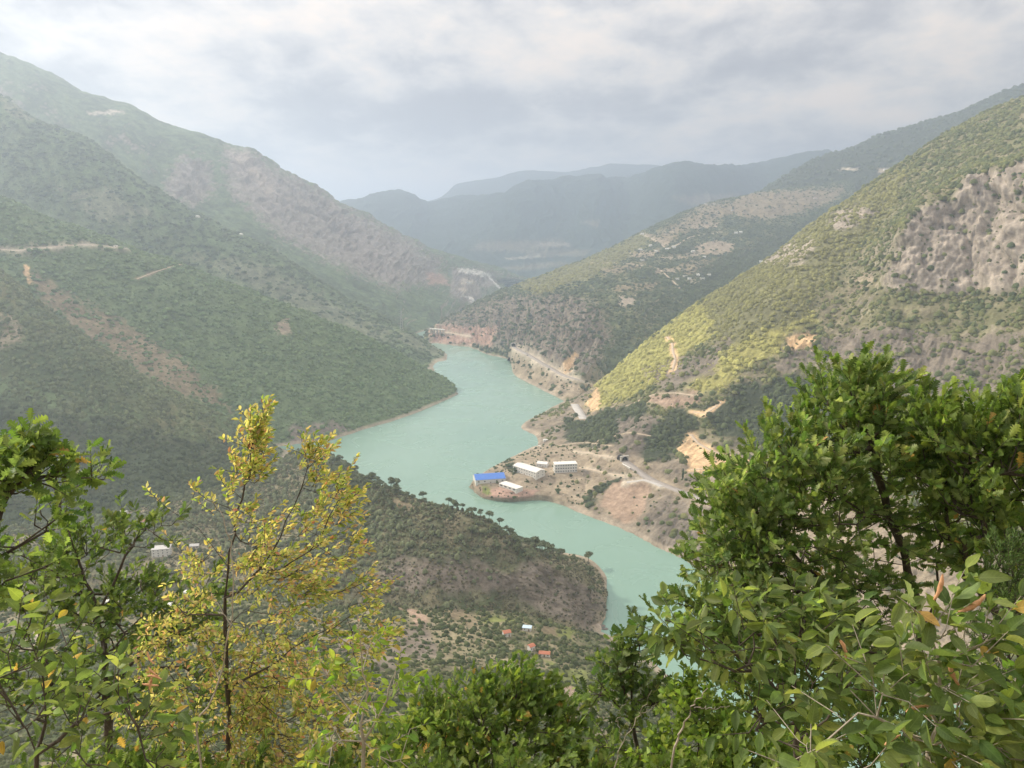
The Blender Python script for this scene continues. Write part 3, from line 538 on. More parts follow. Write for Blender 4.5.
# land sheet reaching the horizon, the lake ------------------------
o = mesh_np('terrain', [(-30000, -3000, -40), (30000, -3000, -40), (30000, 40000, -40), (-30000, 40000, -40)], [(0, 1, 2, 3)], LAND, col=np.tile(COL['green'], (4, 1))); o['kind'] = 'structure'
def water_material():
    m, n, l, b = mat('reservoir_water', 0.12, 0.45)
    tcd = nd(n, 'ShaderNodeTexCoord')
    big = nd(n, 'ShaderNodeTexNoise', i_Scale=0.004, i_Detail=4, i_Roughness=0.55, i_Distortion=0.6); l.new(tcd.outputs['Object'], big.inputs['Vector'])
    rp = nd(n, 'ShaderNodeValToRGB'); l.new(big.outputs['Fac'], rp.inputs[0])
    rp.color_ramp.elements[0].position = .3; rp.color_ramp.elements[0].color = (0.185, 0.305, 0.24, 1)
    rp.color_ramp.elements[1].position = .7; rp.color_ramp.elements[1].color = (0.215, 0.335, 0.262, 1)
    l.new(rp.outputs[0], b.inputs['Base Color'])
    rip = nd(n, 'ShaderNodeTexNoise', i_Scale=0.25, i_Detail=5, i_Roughness=0.6); l.new(tcd.outputs['Object'], rip.inputs['Vector'])
    bu = nd(n, 'ShaderNodeBump', i_Strength=0.22, i_Distance=0.3); l.new(rip.outputs['Fac'], bu.inputs['Height']); l.new(bu.outputs[0], b.inputs['Normal'])
    wr = nd(n, 'ShaderNodeTexNoise', i_Scale=0.011, i_Detail=5, i_Roughness=0.6, i_Distortion=1.2); l.new(tcd.outputs['Object'], wr.inputs['Vector'])
    mr = nd(n, 'ShaderNodeMapRange'); mr.inputs['From Min'].default_value = .4; mr.inputs['From Max'].default_value = .62; mr.inputs['To Min'].default_value = .20; mr.inputs['To Max'].default_value = .30
    l.new(wr.outputs['Fac'], mr.inputs['Value']); l.new(mr.outputs[0], b.inputs['Roughness'])
    return m
o = mesh_np('lake_water', [(-3000, 200, 0), (3000, 200, 0), (3000, 9000, 0), (-3000, 9000, 0)], [(0, 1, 2, 3)], water_material()); o['kind'] = 'structure'

# roads ------------------------------------------------------------
def flat_mat(name, c1, c2, scale, rough=0.9, bump=0.0, spec=0.2):
    m, n, l, b = mat(name, rough, spec); tcd = nd(n, 'ShaderNodeTexCoord')
    t = nd(n, 'ShaderNodeTexNoise', i_Scale=scale, i_Detail=6, i_Roughness=0.65); l.new(tcd.outputs['Object'], t.inputs['Vector'])
    rp = nd(n, 'ShaderNodeValToRGB'); l.new(t.outputs['Fac'], rp.inputs[0]); rp.color_ramp.elements[0].position = .32; rp.color_ramp.elements[1].position = .68
    rp.color_ramp.elements[0].color = (*c1, 1); rp.color_ramp.elements[1].color = (*c2, 1); l.new(rp.outputs[0], b.inputs['Base Color'])
    if bump:
        bu = nd(n, 'ShaderNodeBump', i_Strength=0.6, i_Distance=bump); l.new(t.outputs['Fac'], bu.inputs['Height']); l.new(bu.outputs[0], b.inputs['Normal'])
    return m
ROADM = dict(asphalt=flat_mat('worn_road', (.30, .27, .24), (.40, .36, .32), .15), dirt=flat_mat('dirt_road', (.45, .36, .26), (.58, .48, .36), .2), concrete=flat_mat('concrete_paving', (.42, .40, .37), (.55, .52, .48), .1))
for hit, w, kind in ROADS:
    t = np.gradient(hit, axis=0); t[:, 2] = 0; t /= np.linalg.norm(t, axis=1, keepdims=True) + 1e-6; s = np.stack([t[:, 1], -t[:, 0], np.zeros(len(t))], 1)
    up = np.array((0, 0, 1.0)); offs = [(-.56, -5), (-.5, .35), (0, .42), (.5, .35), (.56, -5)]
    V = np.stack([hit + s * (w * a) + up * b for a, b in offs], 1); n = len(hit)
    idx = np.arange(n * 5).reshape(n, 5); f = np.stack([idx[:-1, :-1], idx[:-1, 1:], idx[1:, 1:], idx[1:, :-1]], -1).reshape(-1, 4)
    o = mesh_np('road', V.reshape(-1, 3), f, ROADM[kind]); o['kind'] = 'structure'

# scrub ------------------------------------------------------------
g_mid = ((0.055, 0.075, 0.035), (0.105, 0.125, 0.05))
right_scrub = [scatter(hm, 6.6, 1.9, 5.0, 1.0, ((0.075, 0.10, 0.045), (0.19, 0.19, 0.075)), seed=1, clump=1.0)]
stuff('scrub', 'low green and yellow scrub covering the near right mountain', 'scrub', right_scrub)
stuff('scrub', 'green scrub covering the left hillside with the dirt road', 'scrub', [scatter(bs, 6.8, 2.2, 5.0, .8, ((0.10, 0.15, 0.07), (0.15, 0.195, 0.09)), seed=2)])
stuff('scrub', 'dark scrub and low trees on the nearest left slope', 'scrub', [scatter(es, 5.4, 1.8, 3.8, 1.1, ((0.10, 0.12, 0.06), (0.155, 0.175, 0.085)), seed=3)])
stuff('scrub', 'scrub and small trees on the middle hill with villages', 'scrub', [scatter(gm, 11, 2.8, 6.5, .9, ((0.05, 0.07, 0.04), (0.10, 0.12, 0.055)), seed=4)])
stuff('scrub', 'hazy woodland on the distant ridge above the villages', 'woodland', [scatter(g2, 22, 6, 12, .9, ((0.045, 0.07, 0.035), (0.065, 0.09, 0.04)), seed=5)])
stuff('scrub', 'hazy scrub on the left ridge below the big mountain', 'scrub', [scatter(d2, 12, 3.5, 8, .7, ((0.085, 0.115, 0.06), (0.12, 0.145, 0.075)), seed=6)])
stuff('scrub', 'sparse bushes on the headland of the works', 'scrub', [scatter(pn, 5, 1.0, 2.4, 1.1, ((0.05, 0.07, 0.03), (0.08, 0.10, 0.04)), seed=7)])
stuff('undergrowth', 'dry brown undergrowth beneath the pines of the near ridge', 'undergrowth', [scatter(ch, 2.9, .7, 1.7, .8, ((0.07, 0.075, 0.045), (0.145, 0.13, 0.075)), seed=8)])
stuff('undergrowth', 'mixed bushes filling the valley floor below', 'bushes', [scatter(af, 3.3, .9, 2.6, 1.0, ((0.055, 0.075, 0.03), (0.12, 0.13, 0.06)), seed=9, margin=60)])

#==OBJECTS==
# ------------------------------------------------------------------ small mesh kit
class MB:
    def __init__(s): s.v = []; s.f = []
    def box(s, x0, x1, y0, y1, z0, z1):
        b = len(s.v); s.v += [(x, y, z) for z in (z0, z1) for x, y in ((x0, y0), (x1, y0), (x1, y1), (x0, y1))]
        s.f += [tuple(b + i for i in q) for q in ((0, 3, 2, 1), (4, 5, 6, 7), (0, 1, 5, 4), (1, 2, 6, 5), (2, 3, 7, 6), (3, 0, 4, 7))]; return s
    def prism(s, pts, y0, y1):                                       # outline in x,z pushed along y
        b = len(s.v); n = len(pts); s.v += [(x, y0, z) for x, z in pts] + [(x, y1, z) for x, z in pts]
        s.f += [tuple(b + i for i in range(n)), tuple(b + n + i for i in reversed(range(n)))]
        s.f += [(b + (i + 1) % n, b + i, b + n + i, b + n + (i + 1) % n) for i in range(n)]; return s
    def bar(s, a, c, r):
        a, c = Vector(a), Vector(c); d = (c - a).normalized(); u = d.orthogonal().normalized(); w = d.cross(u); b = len(s.v)
        for p in (a, c): s.v += [tuple(p + u * r * math.cos(t) + w * r * math.sin(t)) for t in (0, math.pi / 2, math.pi, 1.5 * math.pi)]
        s.f += [(b + i, b + (i + 1) % 4, b + 4 + (i + 1) % 4, b + 4 + i) for i in range(4)] + [(b, b + 3, b + 2, b + 1), (b + 4, b + 5, b + 6, b + 7)]; return s
    def build(s, name, m, parent=None):
        me = bpy.data.meshes.new(name); me.from_pydata(s.v, [], s.f); me.update(); me.materials.append(m)
        o = bpy.data.objects.new(name, me); sc.collection.objects.link(o)
        if parent is not None: o.parent = parent
        return o
WHITE = flat_mat('white_plaster', (.62, .60, .55), (.76, .74, .69), .6, .8)
ROOFW = flat_mat('pale_sheet_roof', (.66, .64, .58), (.80, .78, .72), .3, .6)
BLUE = flat_mat('blue_sheet_roof', (.07, .17, .50), (.11, .24, .62), .5, .5)
TILE = flat_mat('red_tile_roof', (.36, .13, .08), (.50, .21, .13), 1.5, .85)
BROWN = flat_mat('brown_tile_roof', (.26, .14, .09), (.38, .21, .14), 1.5, .85)
GREY = flat_mat('grey_roof', (.42, .41, .39), (.56, .55, .52), .8, .8)
GLASS = flat_mat('window_glass', (.05, .06, .07), (.09, .10, .11), 2, .2, spec=.5)
DARK = flat_mat('tunnel_dark', (.01, .01, .01), (.02, .02, .02), 1, .9)
CONC = flat_mat('concrete', (.40, .38, .34), (.54, .51, .46), .3, .85)
STEEL = flat_mat('galvanised_steel', (.30, .30, .30), (.40, .40, .40), .5, .5)
ROCKM = flat_mat('shore_rock', (.12, .11, .09), (.22, .19, .16), .8, .95, .5)
TIMB = flat_mat('brown_door', (.16, .09, .05), (.24, .14, .08), 1.0, .8)

def house(name, label, cat, loc, rz, w, d, h, roof='gable', roofm=TILE, wallm=WHITE, rows=1, cols=3, rise=None, eave=.5, sides=False, group=None, door=True, ww=.9, wh=1.1):
    """w along local x (the long side seen from the viewpoint faces -y)"""
    r = empty(name, loc, rz); tag(r, label, cat, group)
    MB().box(-w / 2, w / 2, -d / 2, d / 2, -3.0, h).build('wall', wallm, r)
    rise = rise if rise is not None else d * .22
    if roof == 'gable':
        b = MB(); e = eave; t = .18
        pts = [(-d / 2 - e, h - e * rise / (d / 2) + .02), (0, h + rise), (d / 2 + e, h - e * rise / (d / 2) + .02), (d / 2 + e, h - e * rise / (d / 2) + .2), (0, h + rise + t + .05), (-d / 2 - e, h - e * rise / (d / 2) + .2)]
        b.v = []; n = len(pts)
        b.v += [(-w / 2 - e, y, z) for y, z in pts] + [(w / 2 + e, y, z) for y, z in pts]
        b.f += [tuple(reversed(range(n))), tuple(range(n, 2 * n))] + [(i, (i + 1) % n, n + (i + 1) % n, n + i) for i in range(n)]
        b.build('roof', roofm, r)
        g = MB(); g.v += [(x, y, z) for x in (-w / 2 + .01, w / 2 - .01) for y, z in ((-d / 2, h), (d / 2, h), (0, h + rise - .02))]
        g.f += [(0, 2, 1), (3, 4, 5), (0, 3, 5, 2), (1, 2, 5, 4)]; g.build('gable', wallm, r)
    else:
        rf = MB().box(-w / 2 - .35, w / 2 + .35, -d / 2 - .35, d / 2 + .35, h + .003, h + .4).build('roof', roofm, r)
    sh_ = h / rows
    for k in range(rows):
        for c in range(cols):
            x = -w / 2 + w * (c + .5) / cols; z = k * sh_ + sh_ * .38
            if door and k == 0 and c == cols // 2: continue
            MB().box(x - ww / 2, x + ww / 2, -d / 2 - .06, -d / 2 + .05, z, z + wh).build('window', GLASS, r)
        if sides:
            for s_ in (-1, 1):
                for c in range(2):
                    y = -d / 2 + d * (c + .5) / 2; z = k * sh_ + sh_ * .38
                    MB().box(s_ * w / 2 - .05, s_ * w / 2 + .06, y - ww / 2, y + ww / 2, z, z + wh).build('window', GLASS, r)
    if door:
        x = -w / 2 + w * (cols // 2 + .5) / cols; MB().box(x - .55, x + .55, -d / 2 - .07, -d / 2 + .05, 0, 2.1).build('door', TIMB, r)
    return r
S = SITES
def dirn(a, b):                                                      # heading of a wall seen running between two map points
    return math.atan2(b[1] - a[1], b[0] - a[0])
# works on the headland: long axes follow surveyed corners
a, b = Z(474, 476, 17), Z(505, 474, 17)
house('warehouse', 'long warehouse with a bright blue roof at the tip of the headland', 'warehouse', S['p_blue'], dirn(a, b), 46, 29, 6.2, roofm=BLUE, rows=1, cols=5, rise=4.5, ww=2.4, wh=1.6)
a, b = Z(517, 464, 26), Z(549, 474, 26)
house('long_hall', 'long pale roofed hall between the blue warehouse and the flat roofed block', 'hall', S['p_long'], dirn(a, b), 50, 20, 9, roofm=ROOFW, rows=2, cols=9, rise=2.4, sides=True, ww=1.6, wh=1.3)
a, b = Z(498, 481, 15), Z(522, 489, 15)
house('low_shed', 'low beige roofed shed beside the blue warehouse with dark openings', 'shed', S['p_low'], dirn(a, b), 36, 14, 4.6, roof='flat', roofm=ROOFW, rows=1, cols=4, ww=4.5, wh=1.9, door=False)
house('pavilion', 'small white roofed building behind the long pale hall', 'building', S['p_small'], R(-20), 17, 13, 5.6, roofm=ROOFW, rows=1, cols=4, rise=1.8)
a, b = Z(554, 468, 30), Z(577, 467, 30)
r = house('office_block', 'white flat roofed block with rows of dark windows beside the road', 'building', S['p_white'], dirn(a, b), 35, 14, 13.5, roof='flat', roofm=ROOFW, rows=3, cols=9, sides=True, ww=1.9, wh=1.7, door=False)
def on(land, a, b, up=0.0):                                          # where the sight of a surveyed point meets that hillside
    G = LANDS[land][-1]['G']; px, py, dd = proj(G); e = np.hypot(px - a, py - b); k = e.min(); c = np.where(e < k + 1.0, dd + e * 20, 1e12); h = G.reshape(-1, 3)[c.argmin()]
    return (float(h[0]), float(h[1]), float(h[2]) + up)
house('hut', 'tiny white hut above the shore behind the headland, the upper one', 'hut', on('right_mountain', 545, 441), R(10), 8, 5, 3, roofm=ROOFW, rows=1, cols=2)
house('hut', 'tiny white hut above the shore behind the headland, the lower one', 'hut', on('right_mountain', 541, 448), R(-10), 9, 5, 3, roofm=ROOFW, rows=1, cols=2)
# houses far below the viewpoint
house('house', 'white house with a brown roof, upper of two left of the yellow tree', 'house', S['h_tile'], R(-12), 10, 7.5, 6, roofm=BROWN, rows=2, cols=3, sides=True)
house('house', 'large white house seen through branches, lower of two beside the yellow tree', 'house', S['h_big'], R(12), 18, 11, 8.5, roof='flat', roofm=GREY, rows=3, cols=4, sides=True)
house('house', 'small white house high at the edge of the dark left slope', 'house', S['h_up'], R(0), 8, 6, 3.2, roofm=GREY)
house('house', 'small stone coloured house right of the large white house', 'house', S['h_far'], R(8), 9, 6, 3, roofm=GREY, wallm=CONC)
house('house', 'small pink walled house with a red roof among dark trees below the pine ridge', 'house', S['c_red'], R(20), 6.5, 5, 4, roofm=TILE, rows=1, cols=2)
house('house', 'low house with a pale blue roof beside the tan field near the lake', 'house', S['c_blue'], R(-10), 8, 5, 2.8, roof='flat', roofm=flat_mat('pale_blue_roof', (.45, .58, .68), (.55, .68, .76), .5), rows=1, cols=2)
house('house', 'narrow red roofed house on the track, left of its long neighbour', 'house', S['c_tile'], R(35), 5, 4.5, 4.2, roofm=TILE, rows=1, cols=2)
house('house', 'long low red roofed house with a white front below the tan field', 'house', S['c_tile2'], R(-8), 9, 4.5, 2.8, roofm=TILE, rows=1, cols=3)
for k, lab, w in (('v1', 'white roofed house glimpsed through the dark oak leaves, left one of three', 9), ('v2', 'white flat roofed house glimpsed through leaves just left of the yellow tree', 8), ('v3', 'small white house among leaves, topmost of the three by the yellow tree', 6),
                  ('v4', 'pale house beside the path seen through the left oak', 8), ('v5', 'white house almost hidden behind the left oak crown', 9), ('v6', 'pale roofed house behind the bright green oak at the left', 10)):
    house('house', lab, 'house', S[k], R(random.uniform(-30, 30)), w, w * .7, random.choice((3.2, 5.6)), roof='flat' if k in 'v1 v2 v3' else 'gable', roofm=ROOFW, rows=1, cols=2)
# villages on the middle hill: far and small, walls and roofs only where they show
vlab = {0: ('white house on the skyline edge of the middle hill', 'houses along the skyline of the middle hill', (0, 1, 2)), 1: ('tiny white house in the lowest village cluster on the middle hill', 'white houses of the lowest village cluster', (8, 9, 10, 11, 12, 20)),
        2: ('small white house strung along the upper terraces of the middle hill', 'white houses along the upper terraces', (4, 5, 6, 7, 17, 18, 19, 21))}
single = {3: 'white house at the left end of the pale hairpin track', 13: 'left of two neighbouring white houses in the middle of the terraces', 14: 'right of two neighbouring white houses in the middle of the terraces',
          15: 'lone white house where the middle hill meets the near mountain edge', 16: 'white house with a brown roof standing in the bare field near the forest'}
for g, (lab, grp, ids) in vlab.items():
    for i in ids: house('village_house', lab, 'house', S['g%d' % i], R(random.uniform(-40, 40)), random.uniform(10, 17), 9, random.uniform(4, 7), roof=random.choice(('flat', 'gable')), roofm=random.choice((ROOFW, ROOFW, GREY)), rows=1, cols=3, group=grp, ww=1.6, wh=1.6)
for i, lab in single.items(): house('village_house', lab, 'house', S['g%d' % i], R(random.uniform(-40, 40)), 14, 9, 6, roof='gable', roofm=BROWN if i == 16 else ROOFW, rows=1, cols=3, ww=1.6, wh=1.6)
house('village_house', 'white house high on the forested ridge, the larger left one', 'house', S['r1'], R(15), 24, 11, 7, roofm=ROOFW, rows=1, cols=4, ww=2, wh=2)
house('village_house', 'white house high on the forested ridge, the smaller right one', 'house', S['r2'], R(-15), 12, 10, 6, roofm=ROOFW, rows=1, cols=3, ww=2, wh=2)
house('village_house', 'lone white house high in the haze on the left ridge', 'house', S['l1'], R(-35), 12, 9, 5, roofm=ROOFW, rows=1, cols=2, ww=2, wh=1.6)
house('village_house', 'lone white house lower down the hazy left ridge, right of the higher one', 'house', S['l2'], R(-20), 9, 8, 4, roofm=ROOFW, rows=1, cols=2, ww=2, wh=1.6)
house('roadside_hut', 'small flat hut at the outer end of the dirt road on the left hill', 'hut', S['b1'], R(-20), 8, 5, 3, roof='flat', roofm=GREY, rows=1, cols=2)
house('site_building', 'white building on the quarry terraces at the far end of the lake', 'building', S['dam_a'], R(10), 34, 12, 8, roof='flat', roofm=ROOFW, rows=1, cols=4, ww=3, wh=3)
house('site_building', 'low white building at the foot of the far quarry', 'building', S['dam_b'], R(-5), 26, 10, 6, roof='flat', roofm=ROOFW, rows=1, cols=4, ww=3, wh=2)
# white viaduct by the red shore at the lake's far end
x, y, z = on('middle_hill', 437, 334)
r = empty('viaduct', (x, y, z), R(-28)); tag(r, 'short white viaduct on piers above the red soil at the far end of the lake', 'bridge')
MB().box(-30, 30, -5, 5, 16, 19).build('deck', ROOFW, r)
for k in range(5): MB().box(-27 + 13 * k, -23.5 + 13 * k, -3, 3, -14, 15.99).build('pier', CONC, r)
# bridge abutment and piers carrying the lakeside road out of its tunnel
hit = ROADS[[i for i, q in enumerate(ROADS) if q[2] == 'asphalt'][0]][0]
h0, h1 = hit[0], hit[10]; ang = math.atan2(h1[1] - h0[1], h1[0] - h0[0])
def portal(label, p, ang, w, hgt):
    r = empty('tunnel_portal', tuple(p), ang); tag(r, label, 'tunnel')
    n = 14; b = MB(); out = [(-w / 2 - 1.6, -2), (-w / 2 - 1.6, hgt + 1.2), (w / 2 + 1.6, hgt + 1.2), (w / 2 + 1.6, -2), (w / 2, -2)] + [(w / 2 * math.cos(math.pi * k / n), hgt - w / 2 + w / 2 * math.sin(math.pi * k / n)) for k in range(n + 1)] + [(-w / 2, -2)]
    b.v = [(x, y, z) for x in (0, -3) for y, z in out]; m_ = len(out)
    b.f = [tuple(range(m_)), tuple(reversed(range(m_, 2 * m_)))] + [(i, (i + 1) % m_, m_ + (i + 1) % m_, m_ + i) for i in range(m_)]
    b.build('frame', CONC, r)
    arch = [(-w / 2, -2)] + [(-w / 2 * math.cos(math.pi * k / n), hgt - w / 2 + w / 2 * math.sin(math.pi * k / n)) for k in range(n + 1)] + [(w / 2, -2)]
    q = MB(); q.v = [(x, y, z) for x in (-.6, -14) for y, z in arch]; m_ = len(arch); q.f = [tuple(range(m_, 2 * m_))] + [(i, (i + 1) % m_, m_ + (i + 1) % m_, m_ + i) for i in range(m_)]
    q.build('bore', DARK, r)
    return r
portal('dark tunnel mouth where the lakeside road leaves the far cliff', h0, ang, 12, 10)
r = empty('road_bridge', tuple(h0), ang); tag(r, 'concrete piers carrying the start of the lakeside road outside its tunnel', 'bridge')
MB().box(-1, 24, -7.5, -6.3, -1.5, 1.1).build('parapet', CONC, r)
for k in range(3): MB().box(2 + 8 * k, 4 + 8 * k, -7.2, -4.5, -28, -1.51).build('pier', CONC, r)
main = [q for q in ROADS if q[2] == 'asphalt'][1][0]
ang = math.atan2(main[8][1] - main[0][1], main[8][0] - main[0][0])
portal('dark tunnel mouth at the top of the wide road above the headland', main[0] + np.array((0, 0, -1)), ang, 11, 8)
r = empty('retaining_wall', tuple(main[3]), ang); tag(r, 'pale concrete retaining wall under the wide road just outside the tunnel', 'retaining wall')
MB().box(-8, 14, -9.5, -8, -9, 1.0).build('wall', CONC, r); MB().box(-8, 14, -9.7, -7.8, 1.003, 1.5).build('coping', WHITE, r)
# pylon
x, y, z = on('left_ridge', 402, 330)
r = empty('pylon', (x, y, z - 1), R(15)); tag(r, 'thin steel lattice pylon standing near the far end of the lake', 'pylon')
b = MB(); Hh = 62
for sx in (-1, 1):
    for sy in (-1, 1): b.bar((sx * 5, sy * 5, 0), (sx * .8, sy * .8, Hh), .5)
for k in range(7):
    z0_, z1_ = Hh * k / 7, Hh * (k + 1) / 7; w0, w1 = 5 - 4.2 * k / 7, 5 - 4.2 * (k + 1) / 7
    for s_ in (-1, 1): b.bar((-w0, s_ * w0, z0_), (w1, s_ * w1, z1_), .25); b.bar((w0, s_ * w0, z0_), (-w1, s_ * w1, z1_), .25); b.bar((s_ * w0, -w0, z0_), (s_ * w1, w1, z1_), .25)
b.build('lattice', STEEL, r)
for k, z_ in enumerate((Hh - 2, Hh - 9, Hh - 16)): MB().bar((-8 + k, 0, z_), (8 - k, 0, z_), .4).build('crossarm', STEEL, r)
# rocks in the water off the tip of the pine ridge
def rock_mesh(seed):
    r_ = np.random.default_rng(seed); import bmesh
    bm = bmesh.new(); bmesh.ops.create_icosphere(bm, subdivisions=3, radius=1)
    for v in bm.verts:
        n_ = float(fbm(np.array([v.co.x * 1.6 + v.co.z]), np.array([v.co.y * 1.6 - v.co.z * .7]), 4, seed)[0]); v.co *= 1 + .55 * n_; v.co.z *= .55
    me = bpy.data.meshes.new('rock'); bm.to_mesh(me); bm.free(); me.materials.append(ROCKM); return me
for i, (a, b_, s_, lab) in enumerate(((601, 626, 2.8, 'dark rock in the water off the pine ridge tip, nearest the shore'), (605, 629, 2.0, 'small dark rock in the water off the pine ridge tip, farthest out'))):
    o = bpy.data.objects.new('rock', rock_mesh(i + 3)); sc.collection.objects.link(o); o.location = Z(a, b_, .2); o.scale = (s_ * 1.6, s_, s_ * .8); tag(o, lab, 'rock')

# ------------------------------------------------------------------ countable trees at a distance
import bmesh
def ico(sub=1):
    bm = bmesh.new(); bmesh.ops.create_icosphere(bm, subdivisions=sub, radius=1); v = np.array([q.co for q in bm.verts], np.float32); f = np.array([[w.index for w in q.verts] for q in bm.faces], np.int32); bm.free(); return v, f
IV, IF = ico(2)
def crown_np(blobs, col, seed, leafn=500, leaf=.35):
    r_ = np.random.default_rng(seed); vs, fs, cs, off = [], [], [], 0
    for (x, y, z, a, h) in blobs:
        n_ = 1 + .35 * (r_.random(len(IV)) - .5) * 2; v = IV * n_[:, None] * np.array((a, a, h)) * .86 + (x, y, z); vs.append(v); fs.append(IF + off); off += len(v)
        cs.append(np.tile(np.array(col) * r_.uniform(.75, 1.2), (len(v), 1)) * r_.uniform(.8, 1.2, (len(v), 1)))
        m_ = int(leafn / len(blobs)); d = r_.normal(size=(m_, 3)); d /= np.linalg.norm(d, axis=1, keepdims=True)
        c = d * np.array((a, a, h)) * r_.uniform(.85, 1.12, (m_, 1)) + (x, y, z); t = r_.normal(size=(m_, 3, 3)) * leaf
        vs.append((c[:, None] + t).reshape(-1, 3)); fs.append(np.arange(m_ * 3).reshape(m_, 3) + off); off += m_ * 3
        cs.append(np.repeat(np.array(col) * r_.uniform(.7, 1.45, (m_, 1)), 3, 0))
    return np.concatenate(vs), np.concatenate(fs), np.concatenate(cs)
BARK = flat_mat('grey_bark', (.10, .08, .065), (.18, .15, .12), 3.0, .95)
def proto(kind, seed):
    r_ = np.random.default_rng(seed); b = []; tr = MB(); lean = r_.uniform(-.5, .5, 2)
    if kind == 'pine':
        H_ = 7.5
        for k in range(9):
            a = r_.uniform(0, 6.28); q = r_.uniform(.2, 2.1); b.append((lean[0] + math.cos(a) * q, lean[1] + math.sin(a) * q, H_ - q * .45 - r_.uniform(0, .8), r_.uniform(1.0, 1.6), r_.uniform(.6, .95)))
        tr.bar((0, 0, -1), (lean[0], lean[1], H_ - .6), .2)
        for q in b[:5]: tr.bar((lean[0] * .7, lean[1] * .7, H_ * .68), q[:3], .09)
        col = (.125, .145, .08)
    elif kind == 'broadleaf':
        H_ = 5.0
        for k in range(11):
            a = r_.uniform(0, 6.28); q = r_.uniform(0, 1.9); b.append((math.cos(a) * q, math.sin(a) * q, r_.uniform(1.8, H_), r_.uniform(.9, 1.6), r_.uniform(.8, 1.3)))
        tr.bar((0, 0, -1), (lean[0] * .4, lean[1] * .4, 3.5), .22)
        for q in b[:5]: tr.bar((0, 0, 1.6), q[:3], .1)
        col = (.095, .13, .05)
    else:
        for k in range(9): b.append((r_.uniform(-.25, .25), r_.uniform(-.25, .25), 1.2 + k * 1.05, 1.05 - abs(k - 3) * .12, 1.0))
        tr.bar((0, 0, -1), (0, 0, 8), .16); col = (.06, .095, .035)
    v, f, c = crown_np(b, col, seed, 700, .26)
    root = empty(kind + '_tree', (0, 0, 0)); tr.build('trunk', BARK, root); mesh_np('crown', v, f, VEG, root, col=c, smooth_=False); return root
def dup(root, loc, rz, s_):
    r_ = root.copy(); sc.collection.objects.link(r_); r_.location = loc; r_.rotation_euler = (0, 0, rz); r_.scale = (s_, s_, s_ * random.uniform(.85, 1.15))
    for c_ in root.children:
        d_ = c_.copy(); sc.collection.objects.link(d_); d_.parent = r_
    return r_
PT = {k: [proto(k, i + 10 * j) for i in range(3)] for j, k in enumerate(('pine', 'broadleaf', 'poplar'))}
used = set()
def plant(kind, p, s_, label, cat, group=None):
    k = random.randrange(3); src = PT[kind][k]
    if src.name not in used: used.add(src.name); r_ = src; r_.location = p; r_.rotation_euler = (0, 0, random.uniform(0, 6.28)); r_.scale = (s_,) * 3
    else: r_ = dup(src, p, random.uniform(0, 6.28), s_)
    tag(r_, label, cat, group); return r_
pp, prad, pc, _ = scatter(ch, 6.4, 1.5, 3.0, 1, ((.10, .12, .065), (.15, .165, .09)), cover=1.25, clump=.45, margin=60, seed=21,
                          accept=lambda a, b: np.where((a > 500) & (b > 560 + 0 * a), .25, 1.0) * np.where(b > 560, .45, 1))
px_, py_, dd_ = proj(pp); crest = np.array([np.interp(a, [q for q, _ in ((316, 0), (345, 0), (400, 0), (440, 0), (480, 0), (520, 0), (560, 0), (586, 0), (605, 0))], [452, 473, 496, 508, 519, 543, 564, 582, 603]) for a in px_])
order = np.argsort(-(prad / dd_) - 0.003 * ((py_ - crest) < 22) * (px_ > 200)); nI = 205
for i in order[:nI]:
    top = (py_[i] - crest[i]) < 9
    plant('pine', tuple(pp[i] - (0, 0, .3)), prad[i] / 2.15 * random.uniform(.75, 1.1), 'flat topped pine on the crest of the near ridge against the lake' if top else 'rounded dark pine on the near face of the wooded ridge', 'pine',
          'pines along the crest of the near ridge' if top else 'pines on the near face of the ridge')
for a, b_, s_, lab in ((362, 486, 1.5, 'broad flat topped pine near the left end of the ridge crest, lowest of three'), (376, 490, 1.75, 'tallest umbrella pine near the left end of the ridge crest'), (386, 495, 1.3, 'small umbrella pine just right of the tallest one on the ridge crest'),
                       (446, 513, 1.3, 'lone pointed pine standing clear of the ridge crest right of the tan clearing'), (471, 518, 1.6, 'wide flat topped pine in the middle of the ridge crest, left of a close pair'), (489, 523, 1.6, 'left pine of a close flat topped pair in the middle of the ridge crest'),
                       (499, 528, 1.5, 'right pine of a close flat topped pair in the middle of the ridge crest'), (546, 556, 1.2, 'small dark pine on the crest where it drops towards the rocky tip')):
    plant('pine', on('pine_ridge', a, b_, -.3), s_, lab, 'pine')
rest = order[nI:]
stuff('forest', 'dense dark pine wood covering the near ridge', 'wood', [(pp[rest] + (0, 0, 1.5), prad[rest] * .95, pc[rest], 1.25)])
# scattered trees and gardens between the houses
gp, gr, gc, _ = scatter(af, 17, 1.5, 2.6, 1, clump=.2, margin=20, seed=33, accept=lambda a, b: ((b < 760) & (b > 575)).astype(float))
gx_, gy_, gd_ = proj(gp)
for i in np.argsort(gd_)[::-1][:78]: 
    zn = 0 if gx_[i] < 250 else 1 if gx_[i] < 395 else 2 if gx_[i] < 490 else 3
    plant('broadleaf', tuple(gp[i] - (0, 0, .3)), gr[i] / 2.1, ('green tree among the houses left of the yellow tree', 'green tree on the valley floor straight behind the yellow tree', 'green tree around the bare tan plots under the pine ridge', 'green tree between the red roofed houses and the lake')[zn], 'tree',
          ('trees of the left hamlet', 'trees behind the yellow tree', 'trees around the tan plots', 'trees between the houses and the lake')[zn])
for a, b_, s_, lab in ((437, 612, .75, 'slim upright poplar beside the bare tan plots'), (424, 606, .6, 'smaller slim poplar left of the taller one by the tan plots')): plant('poplar', on('valley_ground', a, b_, -.3), s_, lab, 'poplar')
